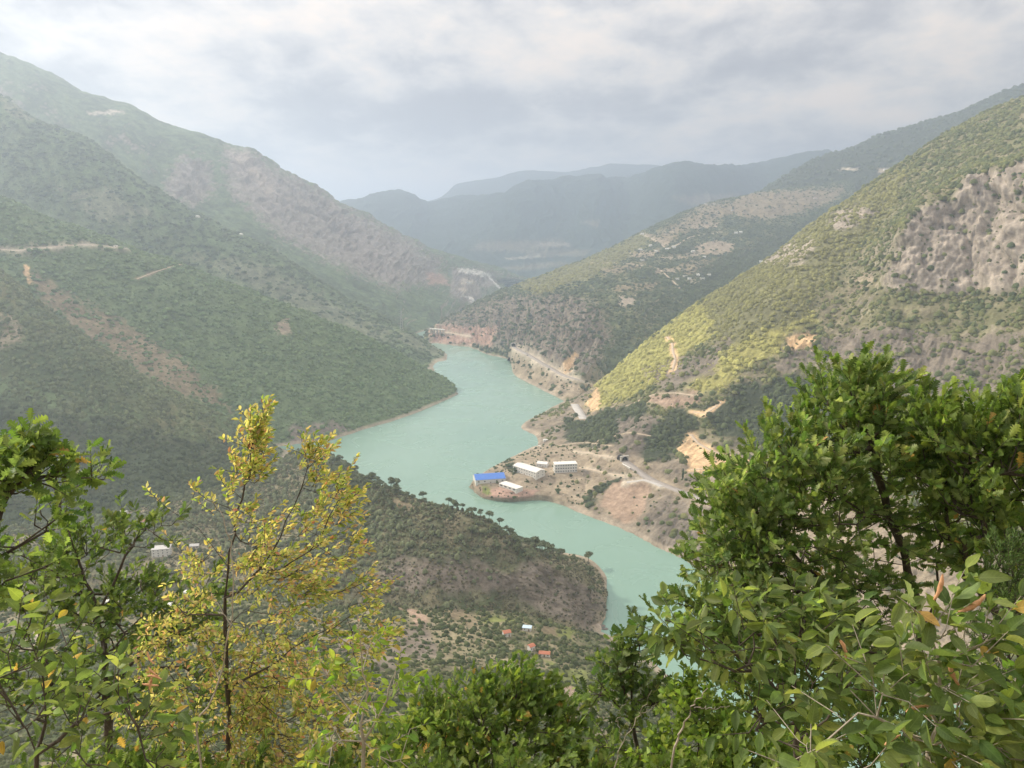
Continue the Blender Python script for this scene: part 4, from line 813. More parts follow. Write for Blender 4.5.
for a, b_, s_, lab in ((558, 494, 1.6, 'large dark tree low on the shore below the white flat roofed block'), (508, 468, 1.3, 'dark tree between the blue warehouse and the long pale hall, left one'), (515, 472, 1.5, 'dark tree between the blue warehouse and the long pale hall, right one'),
                       (476, 475, 1.1, 'dark tree at the lakeward end of the blue warehouse'), (497, 484, .8, 'small dark bush like tree in front of the blue warehouse'), (571, 477, 1.0, 'dark tree on the bank under the white flat roofed block')):
    plant('broadleaf', on('headland', a, b_, -.3), s_, lab, 'tree')
for a, b_, s_, lab in ((683, 478, 1.4, 'lone dark slim tree on the terraces above the wide road'), ): plant('poplar', on('right_mountain', a, b_, -.3), s_, lab, 'tree')
for k, l_ in PT.items():
    for r_ in l_:
        if r_.name not in used:
            for c_ in list(r_.children): bpy.data.objects.remove(c_)
            bpy.data.objects.remove(r_)


#==FOREGROUND==
# ------------------------------------------------------------------ the trees around the viewpoint
def ground_z(Y): return float(np.interp(Y, [0, 1.2, 9, 45, 150], [396.8, 396.6, 390.0, 357, 262]))
def leaf_template(kind, var):
    r_ = np.random.default_rng(var + 50)
    if kind == 'oak':
        t = np.array([0, .10, .17, .25, .33, .40, .49, .56, .65, .72, .81, .88, .95, 1.0])
        w = np.array([.008, .012, .07, .21, .08, .29, .10, .33, .12, .28, .11, .19, .12, .02]); w[1:-1] *= r_.uniform(.85, 1.1, len(w) - 2)
        back = np.array([0, 0, 0, .05, 0, .06, 0, .06, 0, .05, 0, .04, .02, 0])
    elif kind == 'ovate':
        t = np.array([0, .12, .18, .28, .42, .58, .74, .88, .96, 1.0]); w = np.array([.008, .01, .09, .155, .195, .195, .15, .085, .03, .0]); back = np.zeros(len(t))
    elif kind == 'lance':
        t = np.array([0, .10, .18, .30, .45, .60, .76, .88, 1.0]); w = np.array([.008, .012, .09, .16, .19, .18, .12, .06, .0]); back = np.zeros(len(t))
    elif kind == 'small':
        t = np.array([0, .12, .3, .55, .8, 1.0]); w = np.array([.01, .05, .27, .30, .18, 0]); back = np.zeros(len(t))
    else:                                                            # needle spray
        t = np.array([0, .5, 1.0]); w = np.array([.05, .07, .0]); back = np.zeros(3)
    k = len(t); fold = r_.uniform(.25, 1.0); curl = r_.uniform(-.15, .55); tw = r_.uniform(-.35, .35); wav = r_.uniform(.0, .05)
    v, uv = [], []
    for s_ in (0, -1, 1):
        for i in range(k):
            wi = w[i]; x = s_ * wi; z = abs(s_) * wi * fold + wav * s_ * math.sin(t[i] * 14 + var) ; y = t[i] + abs(s_) * back[i]
            a = tw * t[i]; x, z = x * math.cos(a) - z * math.sin(a), x * math.sin(a) + z * math.cos(a)
            # bend along the length
            th = curl * t[i]; yy = y * math.cos(th * .6); zz = z - curl * y * y * .5
            v.append((x, yy, zz)); uv.append((.5 + .5 * s_, t[i]))
    f = []
    for i in range(k - 1):
        f += [(i, i + 1, k + i + 1, k + i), (i + 1, i, 2 * k + i, 2 * k + i + 1)]
    return np.array(v, np.float32), np.array(f, np.int32), np.array(uv, np.float32)
LT = {k: [leaf_template(k, i) for i in range(5)] for k in ('oak', 'ovate', 'lance', 'small', 'needle')}
def leaf_material(name, rough=.55, trans=.5, veins=1.0, spec=.35):
    m, n, l, b = mat(name, rough, spec)
    at = nd(n, 'ShaderNodeVertexColor', layer_name='Col'); geo = nd(n, 'ShaderNodeNewGeometry'); uvn = nd(n, 'ShaderNodeUVMap', uv_map='UVMap'); sp = nd(n, 'ShaderNodeSeparateXYZ'); l.new(uvn.outputs[0], sp.inputs[0])
    def M(op, a, b_=None, c_=None, clamp=False):
        q = nd(n, 'ShaderNodeMath', operation=op, use_clamp=clamp)
        for i, v in enumerate((a, b_, c_)):
            if v is None: continue
            if isinstance(v, (int, float)): q.inputs[i].default_value = v
            else: l.new(v, q.inputs[i])
        return q.outputs[0]
    ax = M('ABSOLUTE', M('SUBTRACT', sp.outputs[0], .5))
    mid = M('SUBTRACT', 1.0, M('MULTIPLY', ax, 16.0), clamp=True)
    side = M('MULTIPLY', M('POWER', M('ABSOLUTE', M('SINE', M('MULTIPLY', M('SUBTRACT', sp.outputs[1], M('MULTIPLY', ax, .35)), 28.0))), 14.0), .35)
    vein = M('MULTIPLY', M('MAXIMUM', mid, side), .55 * veins)
    tcd = nd(n, 'ShaderNodeTexCoord'); nz = nd(n, 'ShaderNodeTexNoise', i_Scale=26.0, i_Detail=4, i_Roughness=.6); l.new(tcd.outputs['Object'], nz.inputs['Vector'])
    mr = nd(n, 'ShaderNodeMapRange'); mr.inputs['From Min'].default_value = .3; mr.inputs['From Max'].default_value = .7; mr.inputs['To Min'].default_value = .78; mr.inputs['To Max'].default_value = 1.22; l.new(nz.outputs['Fac'], mr.inputs['Value'])
    s1 = nd(n, 'ShaderNodeVectorMath', operation='SCALE'); l.new(at.outputs['Color'], s1.inputs[0]); l.new(mr.outputs[0], s1.inputs['Scale'])
    mv = nd(n, 'ShaderNodeMix', data_type='RGBA'); l.new(vein, mv.inputs[0]); l.new(s1.outputs[0], mv.inputs[6])
    lig = nd(n, 'ShaderNodeVectorMath', operation='MULTIPLY_ADD'); l.new(at.outputs['Color'], lig.inputs[0]); lig.inputs[1].default_value = (1.5, 1.4, 1.4); lig.inputs[2].default_value = (.05, .06, .03); l.new(lig.outputs[0], mv.inputs[7])
    bk = nd(n, 'ShaderNodeVectorMath', operation='MULTIPLY_ADD'); l.new(mv.outputs[2], bk.inputs[0]); bk.inputs[1].default_value = (1.15, 1.1, 1.2); bk.inputs[2].default_value = (.05, .055, .035)
    mb = nd(n, 'ShaderNodeMix', data_type='RGBA'); l.new(geo.outputs['Backfacing'], mb.inputs[0]); l.new(mv.outputs[2], mb.inputs[6]); l.new(bk.outputs[0], mb.inputs[7])
    l.new(mb.outputs[2], b.inputs['Base Color'])
    tr = nd(n, 'ShaderNodeBsdfTranslucent'); ts = nd(n, 'ShaderNodeVectorMath', operation='MULTIPLY'); l.new(mb.outputs[2], ts.inputs[0]); ts.inputs[1].default_value = (1.5, 1.55, .8); l.new(ts.outputs[0], tr.inputs['Color'])
    mx = nd(n, 'ShaderNodeMixShader'); mx.inputs[0].default_value = trans; l.new(b.outputs[0], mx.inputs[1]); l.new(tr.outputs[0], mx.inputs[2])
    l.new(mx.outputs[0], n['Material Output'].inputs['Surface']); return m
LEAF = leaf_material('leaf'); NEEDLE = leaf_material('needle_leaf', .8, .2, 0, .1)
WOODM = dict(dark=flat_mat('dark_bark', (.05, .04, .032), (.11, .09, .07), 40, .9, .004), grey=flat_mat('pale_bark', (.26, .22, .17), (.40, .35, .28), 30, .85, .003))
def unit(v): return v / (np.linalg.norm(v, axis=-1, keepdims=True) + 1e-9)

def tubes(paths, sides=6):
    V, Fc, off = [], [], 0
    for pts, rad in paths:
        pts = np.asarray(pts, float); k = len(pts); rad = np.asarray(rad, float); s_ = sides if rad.max() > .008 else 4
        t = unit(np.gradient(pts, axis=0)); ref = np.array((.31, .17, .93)); u = unit(np.cross(t, ref)); w = np.cross(t, u)
        a = np.arange(s_) * 2 * np.pi / s_; ring = pts[:, None] + (u[:, None] * np.cos(a)[None, :, None] + w[:, None] * np.sin(a)[None, :, None]) * rad[:, None, None]
        V.append(ring.reshape(-1, 3)); i = np.arange(k * s_).reshape(k, s_) + off; j = np.roll(i, -1, 1)
        Fc.append(np.stack([i[:-1], j[:-1], j[1:], i[1:]], -1).reshape(-1, 4)); off += k * s_
    return np.concatenate(V), np.concatenate(Fc)

def leaves_np(pos, dirs, nor, size, cols, kind, seed):
    r_ = np.random.default_rng(seed); n = len(pos); var = r_.integers(0, 5, n); Vs, Fs, Cs, Us, off = [], [], [], [], 0
    y = unit(dirs); x = unit(np.cross(y, nor)); z = np.cross(x, y)
    for k in range(5):
        q = np.nonzero(var == k)[0]
        if not len(q): continue
        T, Fc, U = LT[kind][k]; W = pos[q, None] + (T[None, :, 0:1] * x[q, None] + T[None, :, 1:2] * y[q, None] + T[None, :, 2:3] * z[q, None]) * size[q, None, None]
        Vs.append(W.reshape(-1, 3)); Fs.append((Fc[None] + (np.arange(len(q)) * len(T))[:, None, None]).reshape(-1, 4) + off); off += len(q) * len(T)
        Cs.append(np.repeat(cols[q], len(T), 0)); Us.append(np.tile(U, (len(q), 1)))
    return np.concatenate(Vs), np.concatenate(Fs), np.concatenate(Cs), np.concatenate(Us)

def palette(n, pal, r_):
    """pal: list of (weight, rgb)"""
    w = np.array([p[0] for p in pal], float); c = np.array([p[1] for p in pal], np.float32); k = r_.choice(len(pal), n, p=w / w.sum())
    return c[k] * r_.uniform(.72, 1.3, (n, 1)) * (1 + r_.normal(size=(n, 3)) * .05)

def foliage(name, label, cat, Yb, pxb, limbs, blobs, kind='oak', size=.11, pal=None, per=10, tl=.22, wood='dark', seed=1, r0=.035, droop=.25, wind=(.25, 0, .1), spread=.9, step=.12, material=None, basez=None, group=None, tufts=True, flat=.6, gap=3.2, dens=1.0):
    r_ = np.random.default_rng(seed)
    x0 = ray(pxb, 700)[0] * Yb / ray(pxb, 700)[1]; base = np.array((x0, Yb, (basez if basez is not None else ground_z(Yb)) - .45))
    root = empty(name, tuple(base)); tag(root, label, cat, group)
    pos, par = [base], [-1]
    def addpath(a, pts):                                            # chain of nodes from node a through pts
        i = a
        for p in pts: pos.append(np.array(p)); par.append(i); i = len(pos) - 1
        return i
    for L_ in limbs:
        pts = np.array([P(*q) for q in L_])
        if L_ is limbs[0]: start = 0
        else: start = int(np.argmin(np.linalg.norm(np.array(pos) - pts[0], axis=1)))
        full = np.vstack([pos[start], pts]); seg = np.concatenate([[0], np.cumsum(np.linalg.norm(np.diff(full, axis=0), axis=1))]); n = max(3, int(seg[-1] / step)); q = np.linspace(0, seg[-1], n)[1:]
        fx_ = np.stack([np.interp(q, seg, full[:, k]) for k in range(3)], 1)
        for _ in range(3): fx_[1:-1] = fx_[1:-1] * .5 + (fx_[:-2] + fx_[2:]) * .25
        fx_[:-1] += r_.normal(size=fx_[:-1].shape) * .012; addpath(start, fx_)
    tips = []; cen = np.mean([P(b[0], b[1], b[2]) for b in blobs], axis=0)
    for (bx, by, bY, rx, ry, dep, n) in blobs:
        n = int(n * dens * 1.45); c = np.array(P(bx, by, bY)); sc_ = math.hypot(bY, c[2] - EYE) / F * 1.0
        d = unit(r_.normal(size=(n, 3))) * r_.random((n, 1)) ** .45
        q = c + d * np.array((rx * sc_ * .92, dep * 1.25, ry * sc_ * .92)); g = fbm(q[:, 0] * gap + q[:, 1] * gap * .8, q[:, 2] * gap * 1.2 - q[:, 1] * gap * .6, 2, seed + 3)
        tips.append(q[g > -.10])
    tips = np.concatenate(tips); tips = tips[np.argsort(np.linalg.norm(tips - np.array(pos)[len(pos) // 2], axis=1))]
    ends = []
    for e in tips:
        A = np.array(pos); dv = e - A; dist = np.linalg.norm(dv, axis=1); cost = dist + .55 * np.maximum(0, -dv[:, 2] + .02) + .25 * (np.arange(len(A)) == 0)
        k = int(cost.argmin()); d = dist[k]; m_ = max(1, int(d / step))
        pd = unit(A[k] - A[par[k]]) if par[k] >= 0 else np.array((0, 0, 1.0))
        ts = np.linspace(0, 1, m_ + 1)[1:, None]; c1 = A[k] + pd * d * .35 + np.array((0, 0, .05)) * d
        pts = (1 - ts) ** 2 * A[k] + 2 * ts * (1 - ts) * c1 + ts ** 2 * e; pts[:-1] += r_.normal(size=pts[:-1].shape) * .01
        ends.append((addpath(k, pts), unit(e - (A[k] if m_ == 1 else pts[-2] if len(pts) > 1 else A[k]))))
    A = np.array(pos); n = len(A); w = np.zeros(n); ch_ = [[] for _ in range(n)]
    for i in range(1, n): ch_[par[i]].append(i)
    for i in range(n - 1, 0, -1):
        if not ch_[i]: w[i] = 1
        w[par[i]] += w[i]
    rad = np.clip(r0 * (w / max(w[0], 1)) ** .48, .0016, None)
    paths = []
    def walk(start_parent, i):
        stack = [(start_parent, i)]
        while stack:
            p_, i_ = stack.pop(); pts = [] if p_ < 0 else [A[p_]]; rr = [] if p_ < 0 else [min(rad[p_], rad[i_] * 1.25)]; j = i_
            while True:
                pts.append(A[j]); rr.append(rad[j])
                if not ch_[j]: break
                c_ = sorted(ch_[j], key=lambda q: -w[q])
                for o_ in c_[1:]: stack.append((j, o_))
                j = c_[0]
            if len(pts) > 1: paths.append((pts, rr))
    walk(-1, 0)
    # leafy twig at every tip
    lp, ld, ln = [], [], []; wd = np.array(wind)
    for i, d in ends:
        out = unit(A[i] - cen); td = unit(d * .6 + out * .4 + np.array((.1, 0, .5 if spread < .65 else .3)) + r_.normal(size=3) * .3); L2 = tl * r_.uniform(.6, 1.25); m_ = max(3, int(per * r_.uniform(.7, 1.3)))
        tip = A[i] + td * L2; paths.append(([A[i], A[i] + td * L2 * .5, tip], [rad[i], .0018, .001]))
        side = unit(np.cross(td, r_.normal(size=3))); up2 = np.cross(td, side)
        for q in range(m_):
            s_ = (q + .5) / m_; s_ = 1 - (1 - s_) ** 1.4 if tufts else s_; a = q * 2.4 + r_.uniform(-.4, .4)
            rd = side * math.cos(a) + up2 * math.sin(a); tt = .35 + .6 * s_
            ld.append(unit(td * tt + rd * spread + wd + np.array((0, 0, -droop)) + r_.normal(size=3) * .18)); lp.append(A[i] + td * L2 * s_); ln.append(unit(np.array((0, -.25, 1.0)) * flat + rd * .25 + r_.normal(size=3) * .5))
    lp, ld, ln = map(np.array, (lp, ld, ln)); m_ = len(lp)
    sz = size * r_.uniform(.65, 1.2, m_); cols_ = palette(m_, pal, r_)
    # branchlets share a tone
    cols_ *= (1 + .22 * fbm(lp[:, 0] * 2.2 + lp[:, 1], lp[:, 2] * 2.2, 3, seed))[:, None]
    v, f = tubes([(np.array(a) - base, b) for a, b in paths]); mesh_np('trunk', v, f, WOODM[wood], root)
    v, f, c, u = leaves_np(lp - base, ld, ln, sz, cols_, kind, seed); o = mesh_np('crown', v, f, material or LEAF, root, col=c, uv=u)
    print(name, 'twigs', len(ends), 'leaves', m_); return root, base, A
OAK = [(5, (.09, .148, .04)), (4, (.14, .20, .055)), (2.4, (.22, .27, .10)), (.06, (.35, .22, .08))]
OAKB = [(4, (.085, .14, .032)), (4, (.13, .19, .042)), (1.5, (.19, .25, .05)), (.1, (.45, .28, .08))]
OAKD = [(5, (.055, .095, .026)), (4, (.085, .125, .035)), (1, (.14, .17, .06))]
YEL = [(5, (.43, .38, .13)), (5, (.30, .34, .10)), (3, (.52, .46, .20)), (2.5, (.18, .25, .045)), (2.4, (.44, .30, .18)), (.5, (.42, .20, .14))]
YGR = [(5, (.20, .30, .04)), (4, (.30, .36, .05)), (3, (.13, .21, .035)), (.3, (.42, .33, .08))]
BIG = [(5, (.095, .145, .038)), (4, (.14, .185, .05)), (1.0, (.23, .28, .065)), (.12, (.50, .33, .10))]
SHR = [(5, (.16, .24, .04)), (4, (.22, .30, .05)), (2, (.10, .16, .03))]

foliage('oak_tree', 'large dark green oak with lobed leaves rising highest at the right', 'oak', 5.2, 905,
        [[(905, 745, 5.2), (915, 680, 5.2), (922, 630, 5.2), (905, 560, 5.15), (880, 480, 5.1), (860, 408, 5.0)], [(915, 680, 5.2), (880, 640, 5.1), (820, 600, 5.0), (750, 575, 4.9), (695, 560, 4.85)],
         [(880, 640, 5.1), (800, 560, 5.1), (745, 500, 5.05), (722, 470, 5.0)], [(922, 630, 5.2), (945, 570, 5.2), (935, 480, 5.2)], [(820, 600, 5.0), (760, 640, 4.8), (700, 640, 4.7), (665, 640, 4.6)]],
        [(858, 402, 5.0, 16, 18, .16, 24), (846, 420, 5.0, 34, 24, .25, 48), (885, 405, 5.0, 16, 12, .14, 9), (728, 490, 5.0, 9, 8, .12, 9), (762, 478, 5.0, 12, 16, .14, 12), (806, 462, 5.0, 38, 30, .35, 62), (860, 455, 5.05, 52, 40, .4, 90), (925, 455, 5.1, 48, 34, .4, 62),
         (752, 532, 4.95, 40, 34, .35, 70), (800, 510, 5.1, 62, 44, .45, 100), (880, 520, 5.2, 60, 40, .45, 88), (722, 572, 4.85, 26, 36, .3, 50), (770, 580, 5.0, 60, 45, .4, 90), (840, 580, 5.1, 50, 40, .4, 60), (702, 622, 4.75, 20, 24, .25, 26), (680, 648, 4.7, 12, 9, .14, 7), (750, 630, 4.9, 50, 40, .35, 75), (830, 640, 5.0, 50, 40, .35, 60), (880, 690, 5.0, 45, 30, .35, 30), (770, 690, 5.0, 50, 34, .35, 60), (940, 520, 5.2, 40, 40, .35, 36)],
        size=.082, pal=OAK, per=15, tl=.27, dens=.82, spread=.5, droop=0.0, flat=.3, wind=(.25, 0, .12), gap=5.0, seed=1, r0=.042)
foliage('oak_tree', 'second oak at the right edge with fresher green lobed leaves', 'oak', 4.6, 1040,
        [[(1040, 740, 4.6), (1020, 640, 4.6), (1005, 540, 4.6), (995, 450, 4.55), (985, 410, 4.5)], [(1020, 640, 4.6), (985, 600, 4.7), (955, 560, 4.8), (940, 470, 4.7)]],
        [(1015, 425, 4.5, 26, 24, .25, 28), (975, 448, 4.5, 34, 24, .3, 52), (1020, 460, 4.4, 42, 42, .35, 72), (955, 480, 4.6, 38, 36, .3, 55), (990, 530, 4.6, 52, 42, .35, 75), (1060, 480, 4.5, 40, 90, .4, 60), (1010, 590, 4.6, 28, 30, .3, 22), (928, 425, 4.6, 14, 14, .14, 10)],
        size=.080, pal=OAKB, per=14, tl=.25, dens=.85, spread=.55, droop=0.0, flat=.3, wind=(.22, 0, .12), gap=4.6, seed=2, r0=.035)
foliage('yellow_tree', 'slender tree with small yellow and russet autumn leaves at the left', 'tree', 5.0, 232,
        [[(230, 768, 5.0), (228, 690, 5.0), (224, 620, 5.0), (226, 560, 5.0), (240, 500, 5.0), (252, 450, 5.0), (260, 415, 5.0)], [(226, 600, 5.0), (262, 570, 5.0), (290, 520, 5.0), (306, 480, 5.0), (312, 452, 5.0)],
         [(262, 570, 5.0), (300, 570, 4.9), (330, 520, 4.9), (345, 480, 4.9)], [(228, 690, 5.0), (280, 660, 4.9), (340, 620, 4.9)], [(226, 560, 5.0), (205, 530, 5.0), (178, 515, 5.0)], [(229, 720, 5.0), (300, 720, 4.8), (350, 700, 4.7)]],
        [(260, 425, 5.0, 7, 12, .10, 12), (255, 448, 5.0, 11, 16, .12, 22), (248, 475, 5.0, 13, 16, .14, 20), (310, 460, 5.0, 8, 12, .10, 12), (316, 485, 5.0, 12, 14, .14, 10), (342, 484, 4.9, 6, 12, .10, 7), (338, 512, 4.9, 13, 16, .14, 11), (305, 530, 5.0, 30, 24, .2, 17), (262, 520, 5.0, 28, 24, .2, 36), (258, 560, 5.0, 34, 26, .2, 34), (205, 560, 5.0, 22, 22, .2, 14),
         (215, 500, 5.0, 24, 22, .2, 9), (180, 515, 5.0, 16, 22, .15, 5), (345, 552, 4.9, 18, 18, .2, 12), (295, 580, 5.0, 44, 30, .3, 52), (235, 580, 5.0, 28, 26, .2, 16), (355, 600, 4.9, 18, 24, .2, 12), (250, 640, 5.0, 52, 34, .35, 70), (320, 640, 4.9, 48, 30, .3, 50), (190, 620, 5.0, 24, 26, .25, 26),
         (180, 690, 4.8, 36, 34, .3, 42), (250, 715, 4.9, 70, 46, .35, 120), (330, 700, 4.8, 36, 34, .3, 34), (300, 760, 4.6, 70, 30, .3, 80), (200, 760, 4.6, 50, 26, .3, 65), (365, 640, 4.9, 22, 22, .2, 18), (160, 650, 4.9, 20, 24, .2, 18), (275, 680, 5.1, 60, 34, .3, 70)],
        kind='ovate', size=.046, pal=YEL, per=13, tl=.17, dens=1.15, seed=3, r0=.019, wind=(.45, 0, .1), droop=.1, spread=.7)
foliage('oak_tree', 'bright green oak reaching in from the left edge with a leafy arm', 'oak', 3.7, -25,
        [[(-30, 768, 3.7), (-25, 640, 3.7), (-12, 540, 3.7), (10, 480, 3.7), (32, 468, 3.7)], [(10, 490, 3.7), (50, 475, 3.75), (75, 478, 3.8), (90, 478, 3.8)], [(-12, 560, 3.7), (25, 540, 3.7), (55, 520, 3.75)]],
        [(26, 462, 3.7, 18, 10, .12, 14), (56, 478, 3.75, 16, 9, .12, 8), (84, 484, 3.8, 10, 8, .10, 5), (8, 482, 3.7, 22, 18, .18, 18), (22, 525, 3.7, 26, 24, .2, 24), (-20, 500, 3.6, 30, 40, .25, 24), (-10, 580, 3.6, 28, 26, .2, 20), (55, 570, 3.8, 24, 16, .16, 14)],
        size=.085, pal=OAKB, per=10, tl=.14, seed=4, r0=.024)
foliage('oak_tree', 'mid green oak with small dull leaves at the left, behind the large leaved sapling', 'oak', 6.4, 110,
        [[(110, 768, 6.4), (108, 690, 6.4), (95, 600, 6.4), (60, 520, 6.3), (55, 480, 6.3)], [(95, 620, 6.4), (120, 570, 6.4), (140, 530, 6.4)], [(108, 690, 6.4), (160, 640, 6.4), (190, 600, 6.4)]],
        [(60, 500, 6.3, 14, 18, .2, 13), (100, 480, 6.3, 8, 12, .1, 4), (125, 540, 6.4, 26, 22, .3, 34), (82, 555, 6.4, 26, 20, .3, 22), (165, 530, 6.4, 10, 8, .15, 4), (45, 590, 6.3, 36, 34, .3, 52), (95, 625, 6.4, 42, 32, .4, 66), (140, 600, 6.5, 30, 24, .3, 26), (180, 625, 6.4, 38, 28, .35, 56), (205, 590, 6.4, 16, 18, .25, 12), (110, 690, 6.3, 70, 40, .4, 90), (20, 670, 6.2, 40, 40, .4, 44), (190, 700, 6.3, 40, 40, .4, 30)],
        size=.080, pal=OAKB + OAKD, per=12, tl=.22, spread=.6, droop=.05, flat=.35, seed=5, r0=.04)
foliage('oak_tree', 'broad low oak filling the bottom middle of the view', 'oak', 5.6, 500,
        [[(500, 800, 5.6), (505, 740, 5.6), (515, 690, 5.6), (518, 684, 5.6)], [(505, 750, 5.6), (470, 710, 5.6), (445, 690, 5.6)], [(505, 750, 5.6), (550, 720, 5.6), (600, 730, 5.6)]],
        [(516, 694, 5.6, 12, 12, .15, 11), (478, 714, 5.6, 26, 14, .25, 26), (530, 718, 5.6, 28, 16, .3, 34), (440, 732, 5.5, 30, 26, .3, 40), (495, 730, 5.6, 50, 30, .4, 85), (560, 735, 5.6, 26, 22, .3, 30), (410, 752, 5.4, 40, 26, .3, 40), (560, 775, 5.4, 60, 22, .3, 66), (470, 775, 5.4, 60, 26, .3, 70)],
        size=.082, pal=OAKB, per=13, tl=.22, dens=.95, spread=.6, droop=0.0, flat=.35, seed=6, r0=.035)
foliage('oak_sapling', 'small upright oak sapling standing alone right of the bottom middle oak', 'oak', 5.0, 640,
        [[(642, 800, 5.0), (636, 740, 5.0), (630, 700, 5.0), (634, 660, 5.0), (640, 640, 5.0)], [(634, 720, 5.0), (612, 695, 5.0), (598, 680, 5.0)]],
        [(638, 648, 5.0, 7, 14, .1, 9), (622, 668, 5.0, 12, 12, .12, 9), (602, 690, 5.0, 14, 12, .14, 10), (628, 700, 5.0, 24, 16, .16, 20), (650, 690, 5.0, 14, 12, .14, 7), (615, 735, 4.9, 34, 22, .2, 30), (650, 765, 4.8, 40, 20, .2, 34)],
        size=.085, pal=OAKD + [(3, (.13, .19, .04))], per=9, tl=.16, seed=7, r0=.018)
foliage('sapling', 'thin sapling with pale yellow green oval leaves between yellow tree and middle oak', 'sapling', 4.2, 362,
        [[(362, 800, 4.2), (362, 730, 4.2), (366, 670, 4.2), (357, 615, 4.2)], [(364, 730, 4.2), (335, 690, 4.2), (322, 668, 4.2)], [(364, 740, 4.2), (392, 700, 4.2), (400, 680, 4.2)]],
        [(356, 622, 4.2, 9, 14, .1, 6), (364, 655, 4.2, 14, 16, .12, 8), (330, 680, 4.2, 14, 16, .12, 7), (392, 688, 4.2, 14, 18, .12, 7), (360, 710, 4.2, 26, 22, .2, 14), (330, 740, 4.1, 30, 22, .2, 16), (385, 750, 4.1, 32, 22, .2, 18)],
        kind='ovate', size=.072, pal=YGR, per=8, tl=.15, dens=.6, seed=8, r0=.012, wood='grey', droop=.45, wind=(.3, 0, 0))
foliage('shrub', 'light green shrub low between the oak sapling and the large right oak', 'shrub', 4.2, 700,
        [[(700, 800, 4.2), (700, 750, 4.2), (695, 710, 4.2)]],
        [(690, 712, 4.2, 14, 16, .14, 16), (715, 735, 4.2, 32, 18, .2, 34), (680, 755, 4.2, 34, 20, .2, 34), (740, 765, 4.1, 40, 22, .2, 40), (800, 760, 4.1, 40, 24, .2, 36)],
        kind='small', size=.055, pal=SHR, per=16, tl=.14, seed=9, r0=.012)
foliage('juniper', 'feathery dark juniper against the right edge among the oaks', 'juniper', 4.0, 1010,
        [[(1010, 800, 4.0), (1012, 700, 4.0), (1008, 600, 4.0), (1012, 540, 4.0)]],
        [(1010, 555, 4.0, 14, 22, .12, 28), (1005, 600, 4.0, 22, 26, .16, 50), (995, 650, 4.0, 30, 28, .2, 60), (960, 690, 3.9, 40, 26, .2, 60), (1010, 710, 3.9, 30, 40, .2, 60), (940, 740, 3.8, 60, 26, .2, 70)],
        kind='needle', size=.035, pal=[(4, (.07, .12, .035)), (3, (.11, .17, .05))], per=42, tl=.16, seed=10, r0=.016, material=NEEDLE, droop=0, spread=.6, tufts=False)
A1 = foliage('sapling', 'wind blown sapling with narrow folded leaves in front of the large right oak', 'sapling', 3.1, 790,
        [[(800, 800, 3.1), (800, 730, 3.1), (770, 680, 3.1), (730, 650, 3.05), (690, 625, 3.0), (665, 620, 3.0)], [(795, 720, 3.1), (800, 660, 3.1), (790, 620, 3.1)], [(800, 740, 3.1), (850, 700, 3.1), (870, 660, 3.1)]],
        [(768, 632, 3.05, 36, 16, .12, 16), (810, 625, 3.1, 22, 22, .12, 11), (740, 670, 3.0, 30, 18, .14, 14), (700, 650, 3.0, 22, 18, .12, 7), (790, 680, 3.1, 44, 24, .16, 22), (850, 668, 3.1, 28, 26, .14, 14), (770, 720, 3.0, 40, 22, .16, 16), (668, 632, 3.0, 10, 12, .08, 3)],
        kind='lance', size=.095, pal=BIG[:3], per=8, tl=.20, dens=.8, seed=11, r0=.014, droop=.5, wind=(.6, 0, -.1), spread=.6)
A2 = foliage('broad_leaved_sapling', 'nearest sapling at the bottom right with big smooth oval leaves', 'sapling', 2.2, 930,
        [[(930, 800, 2.2), (925, 740, 2.2), (935, 690, 2.2), (940, 640, 2.2), (935, 610, 2.2)], [(926, 745, 2.2), (880, 720, 2.2), (850, 690, 2.2)], [(930, 720, 2.2), (975, 690, 2.2), (1000, 660, 2.2)], [(928, 760, 2.2), (985, 740, 2.2), (1030, 700, 2.1)]],
        [(935, 622, 2.2, 16, 16, .08, 4), (965, 650, 2.2, 22, 22, .1, 6), (900, 680, 2.2, 36, 28, .12, 9), (960, 700, 2.2, 36, 22, .12, 10), (1015, 690, 2.15, 26, 36, .1, 9), (860, 730, 2.15, 36, 22, .12, 11), (930, 745, 2.1, 46, 22, .12, 15), (1005, 750, 2.1, 36, 26, .12, 11), (800, 755, 2.2, 30, 18, .1, 6)],
        kind='ovate', size=.095, pal=BIG, per=7, tl=.16, dens=1.05, seed=12, r0=.010, wood='grey', droop=.5, wind=(.45, 0, 0), spread=.8, step=.08)
A3 = foliage('broad_leaved_sapling', 'nearest sapling at the bottom left with big oval leaves', 'sapling', 2.6, 30,
        [[(30, 800, 2.6), (40, 740, 2.6), (50, 680, 2.6), (45, 640, 2.6)], [(40, 750, 2.6), (90, 720, 2.6), (130, 700, 2.6)], [(40, 745, 2.6), (0, 700, 2.6), (-20, 660, 2.6)]],
        [(48, 650, 2.6, 16, 22, .1, 5), (20, 620, 2.6, 20, 14, .1, 4), (95, 705, 2.6, 30, 18, .12, 9), (140, 725, 2.6, 24, 18, .1, 6), (40, 715, 2.6, 36, 24, .12, 12), (0, 680, 2.5, 24, 30, .12, 8), (90, 755, 2.5, 40, 20, .12, 11), (20, 765, 2.5, 40, 20, .12, 11), (160, 760, 2.6, 20, 16, .1, 4)],
        kind='ovate', size=.078, dens=.75, pal=BIG[:3] + [(.3, (.45, .32, .06))], per=6, tl=.16, seed=13, r0=.010, wood='dark', droop=.35, wind=(.35, 0, 0), spread=.8, step=.08)
